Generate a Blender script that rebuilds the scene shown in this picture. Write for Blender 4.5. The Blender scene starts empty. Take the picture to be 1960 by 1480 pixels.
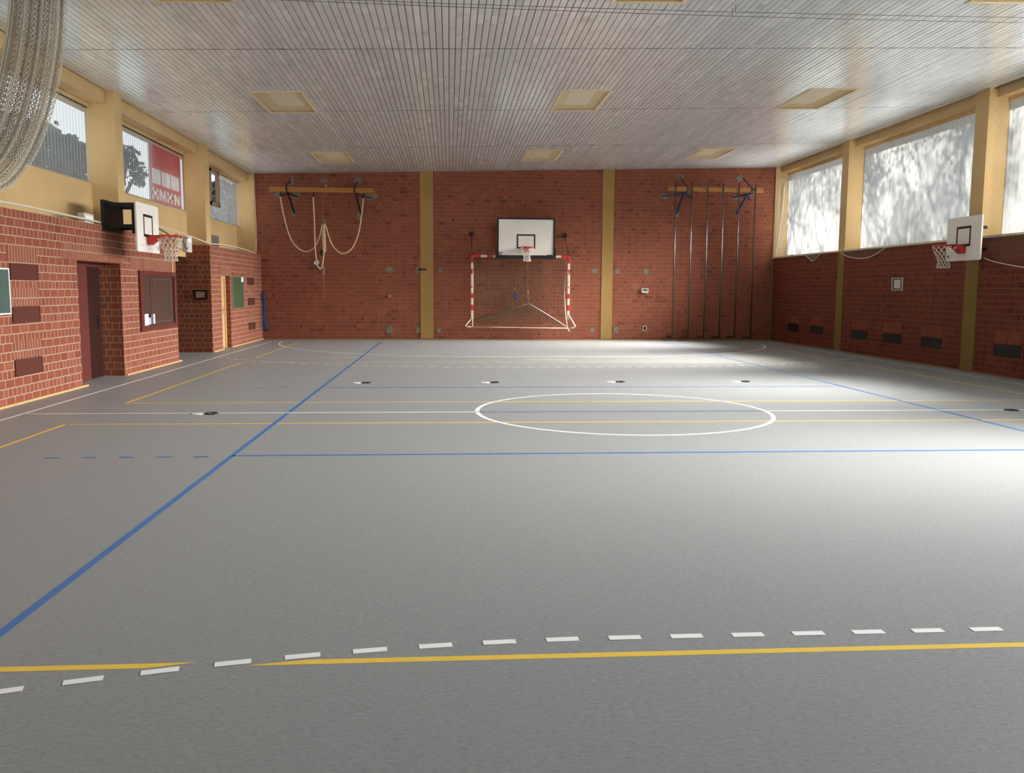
import bpy, math, random
from mathutils import Vector, Matrix
random.seed(11)
S = bpy.context.scene
COL = S.collection
PI = math.pi

# ------------------------------------------------------------------ camera
YAW, PITCH, ROLL, EYE, FPX = 0.07216, 0.1111, -0.00608, 1.66, 1659.4
cy, sy, cp, sp = math.cos(YAW), math.sin(YAW), math.cos(PITCH), math.sin(PITCH)
fwd = Vector((sy*cp, cy*cp, -sp)); rgt = Vector((cy, -sy, 0)); dwn = fwd.cross(rgt)
cr, sr = math.cos(ROLL), math.sin(ROLL)
r2 = cr*rgt + sr*dwn; d2 = -sr*rgt + cr*dwn
cam = bpy.data.objects.new('camera', bpy.data.cameras.new('camera')); COL.objects.link(cam)
cam.matrix_world = Matrix(((r2.x, -d2.x, -fwd.x, 0), (r2.y, -d2.y, -fwd.y, 0), (r2.z, -d2.z, -fwd.z, EYE), (0, 0, 0, 1)))
cam.data.sensor_fit = 'HORIZONTAL'; cam.data.sensor_width = 36; cam.data.lens = FPX/1960*36
cam.data.clip_start = .05; cam.data.clip_end = 300
S.camera = cam

# ------------------------------------------------------------------ exposure, sky, sun, window daylight, fill lamps
S.view_settings.view_transform = 'Standard'; S.view_settings.look = 'None'
S.view_settings.exposure = 0.0; S.view_settings.gamma = 1; S.view_settings.use_curve_mapping = False
S.cycles.use_denoising = True
W = bpy.data.worlds.new('sky'); S.world = W; W.use_nodes = True
W.node_tree.nodes['Background'].inputs['Color'].default_value = (.90, .95, 1, 1)
W.node_tree.nodes['Background'].inputs['Strength'].default_value = 1.05

def look(o, d):
    o.rotation_euler = Vector(d).to_track_quat('-Z', 'Y').to_euler()
sun = bpy.data.objects.new('sun', bpy.data.lights.new('sun', 'SUN')); COL.objects.link(sun)
sun.data.energy = 6.0; sun.data.angle = math.radians(2.6); sun.data.color = (1, .96, .88)
look(sun, (-1, -.12, -.72)); sun.location = (30, 10, 25)

def area(name, loc, d, sx, sy_, e, spread, col=(1, .985, .96)):
    L = bpy.data.lights.new(name, 'AREA'); L.shape = 'RECTANGLE'; L.size = sx; L.size_y = sy_
    L.energy = e; L.spread = math.radians(spread); L.color = col
    o = bpy.data.objects.new(name, L); COL.objects.link(o); o.location = loc
    z = -Vector(d).normalized(); x = Vector((0, 1, 0)); y = z.cross(x)
    o.matrix_world = Matrix(((x.x, y.x, z.x, loc[0]), (x.y, y.y, z.y, loc[1]), (x.z, y.z, z.z, loc[2]), (0, 0, 0, 1)))
# bays of the long walls: pilasters every ~6 m
RB = [(17.8, 23.55), (23.95, 28.9), (11.65, 17.35), (5.5, 11.2), (-.65, 5.05), (-6.8, -1.1)]
LB = [(17.55, 23.15), (23.6, 28.83), (11.6, 17.2), (5.65, 11.2), (-.3, 5.25), (-6.8, -.7)]
POOL_E, HID_R, HID_L, UP_E = 154.0, 365.0, 8.0, 38.0
for bi, (a, b) in enumerate(RB):        # sun scattered down through the translucent right-hand panes
    if bi > 3: continue                 # no pools beside and behind the viewer, to keep the foreground darker
    for z in (3.25, 4.0, 4.75):
        area('daylight_pane', (11.16, (a+b)/2, z), (-1, 0, -.46), b-a-2.4, .42, POOL_E*(.78 if bi == 3 else 1), 56)
for (a, b) in RB[:3]:                   # added lamps at the sheets, aimed up to brighten the ceiling
    area('ceiling_fill', (11.16, (a+b)/2, 4.3), (-1, 0, .62), b-a-.6, .40, UP_E, 84, (.97, .98, 1))
for (a, b) in LB[:3]:  # weaker added ceiling fill on the left side
    area('ceiling_fill', (-6.58, (a+b)/2, 4.4), (1, 0, .5), b-a-.6, .25, UP_E*.2, 84, (.94, .97, 1))
def side_fill(x, y, z, h, e):           # added lamp in the window recess to brighten the pilaster cheek
    L = bpy.data.lights.new('cheek_fill', 'AREA'); L.shape = 'RECTANGLE'; L.size = .26; L.size_y = h
    L.energy = e; L.spread = math.radians(110); L.color = (1, .98, .94)
    o = bpy.data.objects.new('cheek_fill', L); COL.objects.link(o)
    o.location = (x, y, z); o.rotation_euler = (PI/2, 0, 0)
for (a, b) in RB[:3]: side_fill(11.18, b-1.4, 4.2, 2.4, 9.5)
for (a, b) in LB[:3]: side_fill(-6.56, b-1.3, 4.3, 1.2, 2.0)
for (a, b) in RB[3:]:                   # skylight of the bays beside and behind the camera
    area('daylight_bay', (11.2, (a+b)/2, 4.1), (-1, 0, 0), b-a-.4, 2.3, HID_R, 170, (.90, .96, 1))
for (a, b) in LB[3:]:
    area('daylight_bay', (-6.62, (a+b)/2, 4.3), (1, 0, 0), b-a-.4, 1.2, HID_L, 170, (.90, .96, 1))

# ------------------------------------------------------------------ helpers
ORI = {}
def lin(c):
    return tuple((x/255/12.92 if x/255 <= .04045 else ((x/255+.055)/1.055)**2.4) for x in c)

class MB:
    def __init__(s): s.v = []; s.f = []; s.m = []; s.sm = []
    def add(s, vs, fs, mi=0, smooth=False):
        n = len(s.v); s.v += [tuple(v) for v in vs]
        for f in fs: s.f.append(tuple(i+n for i in f)); s.m.append(mi); s.sm.append(smooth)
        return s
    def box(s, x0, x1, y0, y1, z0, z1, mi=0):
        return s.add([(x0,y0,z0),(x1,y0,z0),(x1,y1,z0),(x0,y1,z0),(x0,y0,z1),(x1,y0,z1),(x1,y1,z1),(x0,y1,z1)],
                     [(0,3,2,1),(4,5,6,7),(0,1,5,4),(1,2,6,5),(2,3,7,6),(3,0,4,7)], mi)
    def rim(s, ax, t0, t1, u0, u1, w0, w1, wu, ww, mi=0):
        """rectangular frame of four bars that do not overlap; bars wu wide at the sides, ww at top and bottom"""
        for a, b, c, d in ((u0, u0+wu, w0, w1), (u1-wu, u1, w0, w1), (u0+wu, u1-wu, w0, w0+ww), (u0+wu, u1-wu, w1-ww, w1)):
            if ax == 'x': s.box(t0, t1, a, b, c, d, mi)
            elif ax == 'y': s.box(a, b, t0, t1, c, d, mi)
            else: s.box(a, b, c, d, t0, t1, mi)
        return s
    def quad(s, a, b, c, d, mi=0): return s.add([a,b,c,d], [(0,1,2,3)], mi)
    def bevbox(s, x0, x1, y0, y1, z0, z1, r, ax='y', n=3, mi=0):
        """box with the four edges along ax rounded"""
        if ax == 'y': u0,u1,w0,w1 = x0,x1,z0,z1
        elif ax == 'x': u0,u1,w0,w1 = y0,y1,z0,z1
        else: u0,u1,w0,w1 = x0,x1,y0,y1
        P = []
        for cx_, cz_, a0 in ((u1-r,w1-r,0),(u0+r,w1-r,90),(u0+r,w0+r,180),(u1-r,w0+r,270)):
            for k in range(n+1):
                a = math.radians(a0+90*k/n); P.append((cx_+r*math.cos(a), cz_+r*math.sin(a)))
        return s.prism(P, ax, *{'y':(y0,y1),'x':(x0,x1),'z':(z0,z1)}[ax], mi=mi)
    def prism(s, P, ax, t0, t1, mi=0):
        f = {'y':lambda p,t:(p[0],t,p[1]),'x':lambda p,t:(t,p[0],p[1]),'z':lambda p,t:(p[0],p[1],t)}[ax]
        n = len(P); vs = [f(p,t0) for p in P]+[f(p,t1) for p in P]
        fs = [(i,(i+1)%n,n+(i+1)%n,n+i) for i in range(n)]+[tuple(range(n-1,-1,-1)), tuple(range(n,2*n))]
        return s.add(vs, fs, mi)
    def tube(s, pts, r, n=6, closed=False, mi=0, smooth=True):
        pts = [Vector(p) for p in pts]; m = len(pts)
        rs = r if isinstance(r, (list, tuple)) else [r]*m
        vs = []; nrm = None
        for i, p in enumerate(pts):
            if closed: t = pts[(i+1)%m]-pts[i-1]
            else: t = pts[min(i+1,m-1)]-pts[max(i-1,0)]
            if t.length < 1e-9: t = Vector((0,0,1))
            t.normalize()
            if nrm is None:
                nrm = t.orthogonal().normalized()
            nrm = (nrm - t*nrm.dot(t))
            if nrm.length < 1e-6: nrm = t.orthogonal()
            nrm.normalize(); b = t.cross(nrm)
            for k in range(n):
                a = 2*PI*k/n; vs.append(p+rs[i]*(math.cos(a)*nrm+math.sin(a)*b))
        fs = []
        for i in range(m if closed else m-1):
            j = (i+1)%m
            for k in range(n): fs.append((i*n+k, i*n+(k+1)%n, j*n+(k+1)%n, j*n+k))
        if not closed: fs += [tuple(range(n-1,-1,-1)), tuple(range((m-1)*n, m*n))]
        return s.add(vs, fs, mi, smooth)
    def beam(s, a, b, w, h, up=(0,0,1), mi=0):
        a = Vector(a); b = Vector(b); t = (b-a).normalized(); u = Vector(up); u = (u-t*u.dot(t)).normalized(); q = t.cross(u)
        c = [(-w/2,-h/2),(w/2,-h/2),(w/2,h/2),(-w/2,h/2)]
        vs = [a+q*x+u*y for x,y in c]+[b+q*x+u*y for x,y in c]
        return s.add(vs, [(0,1,2,3),(7,6,5,4),(0,4,5,1),(1,5,6,2),(2,6,7,3),(3,7,4,0)], mi)
    def disc(s, c, ax, r, t, n=20, mi=0):
        P = [(r*math.cos(2*PI*k/n), r*math.sin(2*PI*k/n)) for k in range(n)]
        if ax == 'y': return s.prism([(c[0]+x, c[2]+y) for x,y in P], 'y', c[1]-t/2, c[1]+t/2, mi)
        if ax == 'x': return s.prism([(c[1]+x, c[2]+y) for x,y in P], 'x', c[0]-t/2, c[0]+t/2, mi)
        return s.prism([(c[0]+x, c[1]+y) for x,y in P], 'z', c[2]-t/2, c[2]+t/2, mi)
    def build(s, name, mats, parent=None, label=None, kind=None, bevel=0):
        o3 = ORI.get(parent.name, Vector((0,0,0))) if parent else Vector((0,0,0))
        me = bpy.data.meshes.new(name)
        me.from_pydata([(v[0]-o3.x, v[1]-o3.y, v[2]-o3.z) for v in s.v], [], s.f)
        ms = mats if isinstance(mats, (list, tuple)) else [mats]
        for m in ms: me.materials.append(m)
        me.polygons.foreach_set('material_index', s.m); me.polygons.foreach_set('use_smooth', s.sm)
        me.update()
        o = bpy.data.objects.new(name, me); COL.objects.link(o)
        if parent: o.parent = parent
        ORI[o.name] = o3
        if label: o['label'] = label
        if kind: o['kind'] = kind
        if bevel:
            b = o.modifiers.new('bevel', 'BEVEL'); b.width = bevel; b.segments = 2; b.limit_method = 'ANGLE'
        return o
def tag(o, label, cat, group=None, kind=None):
    o['label'] = label; o['category'] = cat
    if group: o['group'] = group
    if kind: o['kind'] = kind
    return o
def thing(name, label, cat, loc, group=None, kind=None):
    o = bpy.data.objects.new(name, None); COL.objects.link(o); o.location = loc; o.empty_display_size = .1
    ORI[o.name] = Vector(loc); return tag(o, label, cat, group, kind)
def clone(o, loc, label, rot=None):
    """copy a thing with its parts and sub-parts"""
    r = o.copy(); COL.objects.link(r); r.location = loc
    if rot is not None: r.rotation_euler = rot
    r['label'] = label
    for ch in list(o.children):
        c = ch.copy(); COL.objects.link(c); c.parent = r
        for g in list(ch.children):
            d = g.copy(); COL.objects.link(d); d.parent = c
    return r
def struct(o): o['kind'] = 'structure'; return o

# ------------------------------------------------------------------ materials
class N:
    def __init__(s, name):
        s.m = bpy.data.materials.new(name); s.m.use_nodes = True; s.t = s.m.node_tree; s.t.nodes.clear()
        s.out = s.t.nodes.new('ShaderNodeOutputMaterial')
    def n(s, typ, **kw):
        x = s.t.nodes.new('ShaderNode'+typ)
        for k, v in kw.items():
            if k.startswith('i_'):
                key = k[2:]; key = int(key) if key.isdigit() else key.replace('_', ' ')
                s.set(x.inputs[key], v)
            else: setattr(x, k, v)
        return x
    def set(s, inp, v):
        if hasattr(v, 'is_output'): s.t.links.new(v, inp)
        elif isinstance(v, bpy.types.Node): s.t.links.new(v.outputs[0], inp)
        else:
            if isinstance(v, tuple) and len(v) == 3 and inp.type == 'RGBA': v = v+(1,)
            inp.default_value = v
    def math(s, op, a, b=None, c=None):
        x = s.n('Math', operation=op); s.set(x.inputs[0], a)
        if b is not None: s.set(x.inputs[1], b)
        if c is not None: s.set(x.inputs[2], c)
        return x.outputs[0]
    def mix(s, f, a, b, blend='MIX'):
        x = s.n('MixRGB', blend_type=blend); s.set(x.inputs[0], f); s.set(x.inputs[1], a); s.set(x.inputs[2], b); return x.outputs[0]
    def ramp(s, f, stops):
        x = s.n('ValToRGB'); s.set(x.inputs[0], f); e = x.color_ramp.elements
        while len(e) < len(stops): e.new(.5)
        for el, (p, c) in zip(e, stops): el.position = p; el.color = tuple(c)+(1,)
        return x.outputs[0]
    def noise(s, vec, scale, detail=3, rough=.5):
        x = s.n('TexNoise'); x.inputs['Scale'].default_value = scale; x.inputs['Detail'].default_value = detail
        x.inputs['Roughness'].default_value = rough
        if vec is not None: s.set(x.inputs['Vector'], vec)
        return x.outputs[0]
    def pos(s): return s.n('NewGeometry').outputs['Position']
    def scaled(s, v, sc):
        x = s.n('VectorMath', operation='MULTIPLY'); s.set(x.inputs[0], v); x.inputs[1].default_value = sc; return x.outputs[0]
    def bsdf(s, color, rough=.5, metal=0, spec=.5, bump=None, bstr=.3, bdist=.01):
        p = s.n('BsdfPrincipled'); s.set(p.inputs['Base Color'], color); s.set(p.inputs['Roughness'], rough)
        p.inputs['Metallic'].default_value = metal; p.inputs['Specular IOR Level'].default_value = spec
        if bump is not None:
            b = s.n('Bump'); b.inputs['Strength'].default_value = bstr; b.inputs['Distance'].default_value = bdist
            s.set(b.inputs['Height'], bump); s.t.links.new(b.outputs[0], p.inputs['Normal'])
        s.t.links.new(p.outputs[0], s.out.inputs[0]); return s.m

def plain(name, rgb, rough=.5, metal=0, var=.12, scale=14, spec=.5):
    k = N(name); c = lin(rgb)
    nz = k.noise(k.n('TexCoord').outputs['Object'], scale, 4)
    col = k.mix(nz, tuple(x*(1-var) for x in c), tuple(min(1, x*(1+var)) for x in c))
    return k.bsdf(col, rough, metal, spec)

def brick(name, mortar, dark, mid, light, soldier=False, gain=1.0):
    k = N(name); p = k.pos(); sx = k.n('SeparateXYZ'); k.set(sx.inputs[0], p)
    nn = k.n('SeparateXYZ'); k.set(nn.inputs[0], k.n('NewGeometry').outputs['True Normal'])
    isx = k.math('GREATER_THAN', k.math('ABSOLUTE', nn.outputs[0]), .5)
    u = k.math('ADD', k.math('MULTIPLY', isx, sx.outputs[1]), k.math('MULTIPLY', k.math('SUBTRACT', 1.0, isx), sx.outputs[0]))
    z = k.math('ADD', sx.outputs[2], 20*.125)
    # slightly wavering joints
    wob = k.math('MULTIPLY', k.math('SUBTRACT', k.noise(p, 5, 2), .5), .012)
    u = k.math('ADD', u, wob); z2 = k.math('ADD', z, wob)
    v = k.n('CombineXYZ'); k.set(v.inputs[0], k.math('ADD', u, 60.0)); k.set(v.inputs[1], z2)
    def bt(w, h, off=.5, m=.0078, add=0.0):
        b = k.n('TexBrick', offset=off, squash=1.0)
        vv = k.n('VectorMath', operation='ADD'); k.set(vv.inputs[0], v.outputs[0]); vv.inputs[1].default_value = (add, 0, 0)
        k.set(b.inputs['Vector'], vv.outputs[0])
        b.inputs['Color1'].default_value = (0,0,0,1); b.inputs['Color2'].default_value = (1,1,1,1); b.inputs['Mortar'].default_value = (.5,.5,.5,1)
        b.inputs['Scale'].default_value = 1; b.inputs['Mortar Size'].default_value = m; b.inputs['Mortar Smooth'].default_value = .25
        b.inputs['Bias'].default_value = 0; b.inputs['Brick Width'].default_value = w; b.inputs['Row Height'].default_value = h
        return b
    if soldier:
        b = bt(.083, .25); tint, mask = b.outputs['Color'], b.outputs['Fac']
    else:
        a, b = bt(.25, .125), bt(.125, .125, add=.0625)
        par = k.math('GREATER_THAN', k.math('FRACT', k.math('MULTIPLY', z2, 4.0)), .5)
        tint = k.mix(par, a.outputs['Color'], b.outputs['Color'])
        mask = k.math('ADD', k.math('MULTIPLY', k.math('SUBTRACT', 1.0, par), a.outputs['Fac']), k.math('MULTIPLY', par, b.outputs['Fac']))
    col = k.ramp(tint, [(0, lin(dark)), (.13, lin(mid)), (.7, lin(mid)), (1, lin(light))])
    big = k.noise(p, .55, 3); fine = k.noise(p, 26, 4)
    col = k.mix(k.math('MULTIPLY', big, .55), col, tuple(x*.72 for x in lin(mid)))
    col = k.mix(k.math('MULTIPLY', fine, .35), col, lin(light))
    mcol = k.mix(k.noise(p, 3, 3), tuple(x*.75 for x in lin(mortar)), lin(mortar))
    col = k.mix(mask, col, mcol)
    hgt = k.math('ADD', k.math('MULTIPLY', k.math('SUBTRACT', 1.0, mask), 1.0), k.math('MULTIPLY', fine, .25))
    return k.bsdf(col, .82, 0, .25, hgt, .5, .006)

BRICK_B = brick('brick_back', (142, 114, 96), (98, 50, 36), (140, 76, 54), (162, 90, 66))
BRICK_L = brick('brick_left', (174, 152, 130), (102, 48, 35), (130, 68, 49), (148, 86, 64))
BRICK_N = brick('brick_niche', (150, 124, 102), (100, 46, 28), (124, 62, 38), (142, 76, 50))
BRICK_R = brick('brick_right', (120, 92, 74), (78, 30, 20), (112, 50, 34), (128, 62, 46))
SOLD_L = brick('brick_soldier', (172, 150, 128), (108, 52, 38), (132, 72, 53), (150, 88, 66), soldier=True)
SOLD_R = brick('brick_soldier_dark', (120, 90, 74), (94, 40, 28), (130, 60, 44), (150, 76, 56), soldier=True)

def plaster(name, rgb, spots=.25):
    k = N(name); p = k.pos(); c = lin(rgb)
    col = k.mix(k.noise(p, 1.3, 5), tuple(x*.8 for x in c), tuple(x*1.12 for x in c))
    sp_ = k.ramp(k.noise(k.scaled(p, (1, 1, .45)), 3.2, 5, .65), [(.60, (0,0,0)), (.72, (1,1,1))])
    col = k.mix(k.math('MULTIPLY', sp_, spots), col, tuple(x*.62 for x in c))
    return k.bsdf(col, .75, 0, .3, k.noise(p, 40, 3), .12, .004)
OCHRE = plaster('ochre_paint', (204, 172, 122))
OCHRE_D = plaster('ochre_paint_column', (168, 134, 78), .12)
SILLM = plaster('pale_sill_paint', (222, 212, 188))
CEMENT = plaster('cement_patch', (128, 122, 108))

def floor_mat():
    k = N('grey_linoleum'); p = k.pos()
    a = k.noise(k.scaled(p, (32, 60, 1)), 1, 6, .7); b = k.noise(p, .5, 3); d = k.noise(k.scaled(p, (9, 20, 1)), 1, 4, .6)
    col = k.ramp(a, [(.30, lin((114, 116, 116))), (.46, lin((140, 142, 142))), (.58, lin((147, 149, 149))), (.72, lin((166, 168, 168)))])
    col = k.mix(k.math('MULTIPLY', d, .35), col, lin((132, 132, 130)))
    col = k.mix(k.math('MULTIPLY', b, .18), col, lin((148, 147, 144)))
    r = k.math('ADD', .40, k.math('MULTIPLY', d, .14))
    return k.bsdf(col, r, 0, .42, a, .05, .001)
OCHRE_SHADED = plaster('ochre_foot_shaded', (130, 104, 54), .12)  # darker ochre: backlit shade of the right pilaster feet put into the colour
FLOOR = floor_mat()
L_WHITE = plain('white_line_paint', (244, 244, 242), .4, var=.05)
L_YEL = plain('yellow_line_paint', (240, 200, 78), .4, var=.05)
L_BLUE = plain('blue_line_paint', (48, 110, 176), .4, var=.05)

def plank_mat():
    k = N('grey_metal_planks'); p = k.pos(); sx = k.n('SeparateXYZ'); k.set(sx.inputs[0], p)
    ix = k.math('FLOOR', k.math('MULTIPLY', sx.outputs[0], 10.0))
    iy = k.math('FLOOR', k.math('MULTIPLY', k.math('ADD', sx.outputs[1], .17), 1/4.8))
    w = k.n('TexWhiteNoise', noise_dimensions='2D'); v = k.n('CombineXYZ'); k.set(v.inputs[0], ix); k.set(v.inputs[1], iy); k.set(w.inputs['Vector'], v.outputs[0])
    # scuffed blotches that keep to single planks
    v2 = k.n('CombineXYZ'); k.set(v2.inputs[0], k.math('MULTIPLY', ix, 7.31)); k.set(v2.inputs[1], k.math('MULTIPLY', sx.outputs[1], .9))
    bl = k.ramp(k.noise(v2.outputs[0], 1.0, 1), [(.645, (0,0,0)), (.665, (1,1,1))])
    v3 = k.n('CombineXYZ'); k.set(v3.inputs[0], k.math('MULTIPLY', ix, 3.77)); k.set(v3.inputs[1], k.math('ADD', k.math('MULTIPLY', sx.outputs[1], 1.6), 40.0))
    dk = k.ramp(k.noise(v3.outputs[0], 1.0, 4, .7), [(.50, (0,0,0)), (.70, (1,1,1))])
    base = k.mix(w.outputs[0], lin((216, 220, 219)), lin((230, 233, 232)))
    base = k.mix(k.math('MULTIPLY', dk, .5), base, lin((176, 171, 163)))
    base = k.mix(k.math('MULTIPLY', bl, .7), base, lin((246, 245, 242)))
    base = k.mix(k.math('MULTIPLY', k.noise(p, .7, 4), .3), base, lin((206, 202, 194)))
    r = k.math('ADD', .09, k.math('MULTIPLY', k.noise(k.scaled(p, (40, 2.5, 1)), 1, 3), .14))
    return k.bsdf(base, r, .1, .85, k.noise(k.scaled(p, (20, 1.2, 1)), 1, 3), .06, .004)
PLANK = plank_mat()
DARK = plain('dark_void', (26, 24, 22), .9)

def pane_mat(name, clear, tint, gl=.15):
    """corrugated translucent sheet: part lets light straight through, part scatters it"""
    k = N(name)
    p = k.pos(); v = k.noise(k.scaled(p, (1, 3.0, .5)), 1.5, 4)
    col = k.mix(v, tuple(x*.86 for x in tint), tint)
    tr = k.n('BsdfTranslucent'); k.set(tr.inputs[0], col)
    gb = k.n('BsdfGlossy'); gb.inputs['Roughness'].default_value = .25; gb.inputs[0].default_value = (.9, .9, .9, 1)
    m1 = k.n('MixShader'); m1.inputs[0].default_value = gl; k.t.links.new(tr.outputs[0], m1.inputs[1]); k.t.links.new(gb.outputs[0], m1.inputs[2])
    if clear > 0:
        tp = k.n('BsdfTransparent'); tp.inputs[0].default_value = (.96, .97, .96, 1)
        m2 = k.n('MixShader'); m2.inputs[0].default_value = clear
        k.t.links.new(m1.outputs[0], m2.inputs[1]); k.t.links.new(tp.outputs[0], m2.inputs[2]); m1 = m2
    k.t.links.new(m1.outputs[0], k.out.inputs[0]); return k.m
PANE_R = pane_mat('corrugated_sheet_milky', 0, (.88, .90, .88), .04)
PANE_L = pane_mat('corrugated_sheet_clear', .76, (.78, .82, .82), .06)

WHITE = plain('white_board', (232, 228, 218), .35, var=.04)
BLACK = plain('black_paint', (18, 18, 18), .5)
BLKPAD = plain('black_padding', (22, 22, 22), .75)
STEEL_B = plain('black_steel', (34, 34, 36), .4, .4)
RED = plain('red_rim_paint', (196, 44, 34), .4)
GRED = plain('red_post_paint', (190, 36, 30), .45, var=.2)
GWHITE = plain('white_post_paint', (212, 200, 176), .5, var=.1)
NETW = plain('white_net_cord', (226, 220, 206), .8)
NETG = plain('green_net_cord', (58, 76, 54), .85)
NETB = plain('pale_net_cord', (206, 196, 176), .8)
NETD = plain('thin_net_cord', (150, 138, 116), .8)
ROPE = plain('hemp_rope', (214, 188, 152), .85, var=.2, scale=60)
WOODB = plain('pine_beam', (166, 108, 50), .55, var=.25, scale=9)
WOODL = plain('light_wood_strip', (200, 162, 112), .5, var=.15)
SKIRT = plain('brown_skirting_wood', (128, 92, 66), .6)
BLUESTEEL = plain('blue_steel_bracket', (52, 66, 104), .4, .3)
CHROME = plain('polished_steel_pole', (92, 88, 88), .38, .9)
MAROON = plain('maroon_stain', (92, 36, 28), .5, var=.2)
MAROOND = plain('maroon_door_leaf', (46, 16, 12), .6, var=.2, spec=.2)
VENTM = plain('maroon_vent_plate', (88, 46, 36), .65, var=.15, spec=.25)
VENTD = plain('black_vent_grille', (30, 30, 29), .6)
CREAM = plain('cream_lamp_enamel', (212, 192, 154), .5)
CREAMB = plain('brown_lamp_edge', (150, 112, 62), .5)
DIFF = plain('milky_diffuser', (238, 234, 222), .4, var=.05)
GREYPL = plain('pale_grey_plastic', (206, 200, 188), .5)
GREENB = plain('green_chalkboard', (64, 84, 76), .6, var=.3, scale=7)
GREENF = plain('green_felt', (56, 70, 40), .9)
PAPER = plain('white_paper', (236, 234, 236), .7, var=.03)
BLUEF = plain('blue_fabric', (28, 78, 146), .6, var=.4, scale=10)
SILVER = plain('aluminium_edge', (190, 190, 188), .35, .8)
CABLE = plain('dark_cable', (74, 70, 66), .7)
GLASSD = plain('dark_display_glass', (58, 46, 40), .08, var=.1)
BRWOOD = plain('brown_interior_panel', (70, 46, 38), .5, var=.2)
LEAF = plain('dark_leaf', (62, 64, 50), .8, var=.3)
BARK = plain('grey_bark', (90, 80, 70), .9)
SIGNR = plain('red_sign_print', (196, 62, 62), .6)
PICT = plain('picture_print', (168, 128, 104), .5, var=.6, scale=22)

# ------------------------------------------------------------------ room shell
XL, XR, YB, YF = -6.12, 10.93, 29.0, -7.0
CA, CB = 5.489, .02695                       # ceiling height = CA + CB*x (it rises to the right)
def ceil(x): return CA+CB*x

fl = MB(); fl.box(-7.4, 11.6, YF-.3, YB+.3, -.2, 0)
floor = tag(fl.build('floor', FLOOR), 'speckled grey linoleum floor with blue, white and yellow court lines', 'floor', kind='structure')

def court_lines():
    w = .025
    B, Wt, Y = MB(), MB(), MB()
    def ln(mb, x0, x1, y0, y1, z): mb.quad((x0,y0,z),(x1,y0,z),(x1,y1,z),(x0,y1,z))
    zy, zb, zw = .0008, .0014, .002
    # yellow small courts laid across the hall
    for (a, b) in ((3.77, 10.78), (12.79, 19.83), (21.18, 27.55)):
        for x in (-4.66, 9.45): ln(Y, x-w, x+w, a-w, b+w, zy)
        for y in (a, b):
            if y == 3.77:
                def dx(yy, r): return math.sqrt(max(0, r*r-(yy+5.04)**2))
                lo, hi = y-w, y+w
                segs = [(-4.66, -4.66, .83-dx(lo, 9.048), .83-dx(hi, 9.048)), (.83-dx(lo, 8.957), .83-dx(hi, 8.957), 3.83+dx(lo, 8.957), 3.83+dx(hi, 8.957)), (3.83+dx(lo, 9.048), 3.83+dx(hi, 9.048), 9.45, 9.45)]
                for a0, a1, b0, b1 in segs: Y.quad((a0,lo,zy),(b0,lo,zy),(b1,hi,zy),(a1,hi,zy))
            else: ln(Y, -4.66, 9.45, y-w, y+w, zy)
    # blue volleyball field
    for x in (-2.16, 6.92): ln(B, x-w, x+w, YF, 27.63, zb)
    for y in (8.68, 11.71, 14.74, 20.98): ln(B, -2.16, 6.92, y-w, y+w, zb)
    for y in (8.64, 14.74):
        for k in range(5):
            for s, x0 in ((-1, -2.385), (1, 7.14)):
                x = x0+s*k*.356; ln(B, min(x, x+s*.14), max(x, x+s*.14), y-w, y+w, zb)
    # white handball field
    for x in (-5.59, 10.42): ln(Wt, x-w, x+w, YF, 27.7, zw)
    ln(Wt, -5.59, 10.42, 27.65, 27.7, zw)
    ln(Wt, -5.59, .40, 11.685, 11.735, zw); ln(Wt, 4.36, 10.42, 11.685, 11.735, zw)
    n = 96
    for k in range(n):
        a0, a1 = 2*PI*k/n, 2*PI*(k+1)/n
        q = lambda a, r: (2.38+r*math.cos(a), 11.745+r*math.sin(a), zw)
        Wt.quad(q(a0, 1.977), q(a0, 2.035), q(a1, 2.035), q(a1, 1.977))
    def arc(yc, r, sgn, dash):
        # quarter circle + straight 3 m + quarter circle around the goal posts
        L1 = PI*r/2
        def pt(s, rr):                     # s measured from the middle of the straight piece
            if abs(s) <= 1.5: return (2.33+s, yc+sgn*rr, zw)
            t = (abs(s)-1.5)/r; e = 1 if s > 0 else -1
            return (2.33+e*(1.5+rr*math.sin(t)), yc+sgn*rr*math.cos(t), zw)
        S1 = 1.5+L1
        if dash:
            m = int(S1/.3025); iv = [(k*.3025-.078+.02, k*.3025+.078+.02) for k in range(-m, m+1)]
        else:
            m = 120; iv = [(-S1+2*S1*k/m, -S1+2*S1*(k+1)/m) for k in range(m)]
        for a, b in iv:
            P = [pt(a, r-w), pt(a, r+w), pt(b, r+w), pt(b, r-w)]
            if all(-5.85 < p[0] < 10.3 for p in P) or not dash: Wt.quad(*P)
    arc(27.65, 6.06, -1, False); arc(27.65, 9.05, -1, True); arc(-5.04, 9.0, 1, True)
    ln(Wt, 1.83, 2.83, 20.57, 20.62, zw); ln(Wt, 2.25, 2.41, 23.55, 23.6, zw)
    Y.build('yellow_court_marking', L_YEL, floor, 'yellow court lines')
    B.build('blue_court_marking', L_BLUE, floor, 'blue volleyball lines')
    Wt.build('white_court_marking', L_WHITE, floor, 'white handball lines, solid and dashed')
court_lines()

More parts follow.
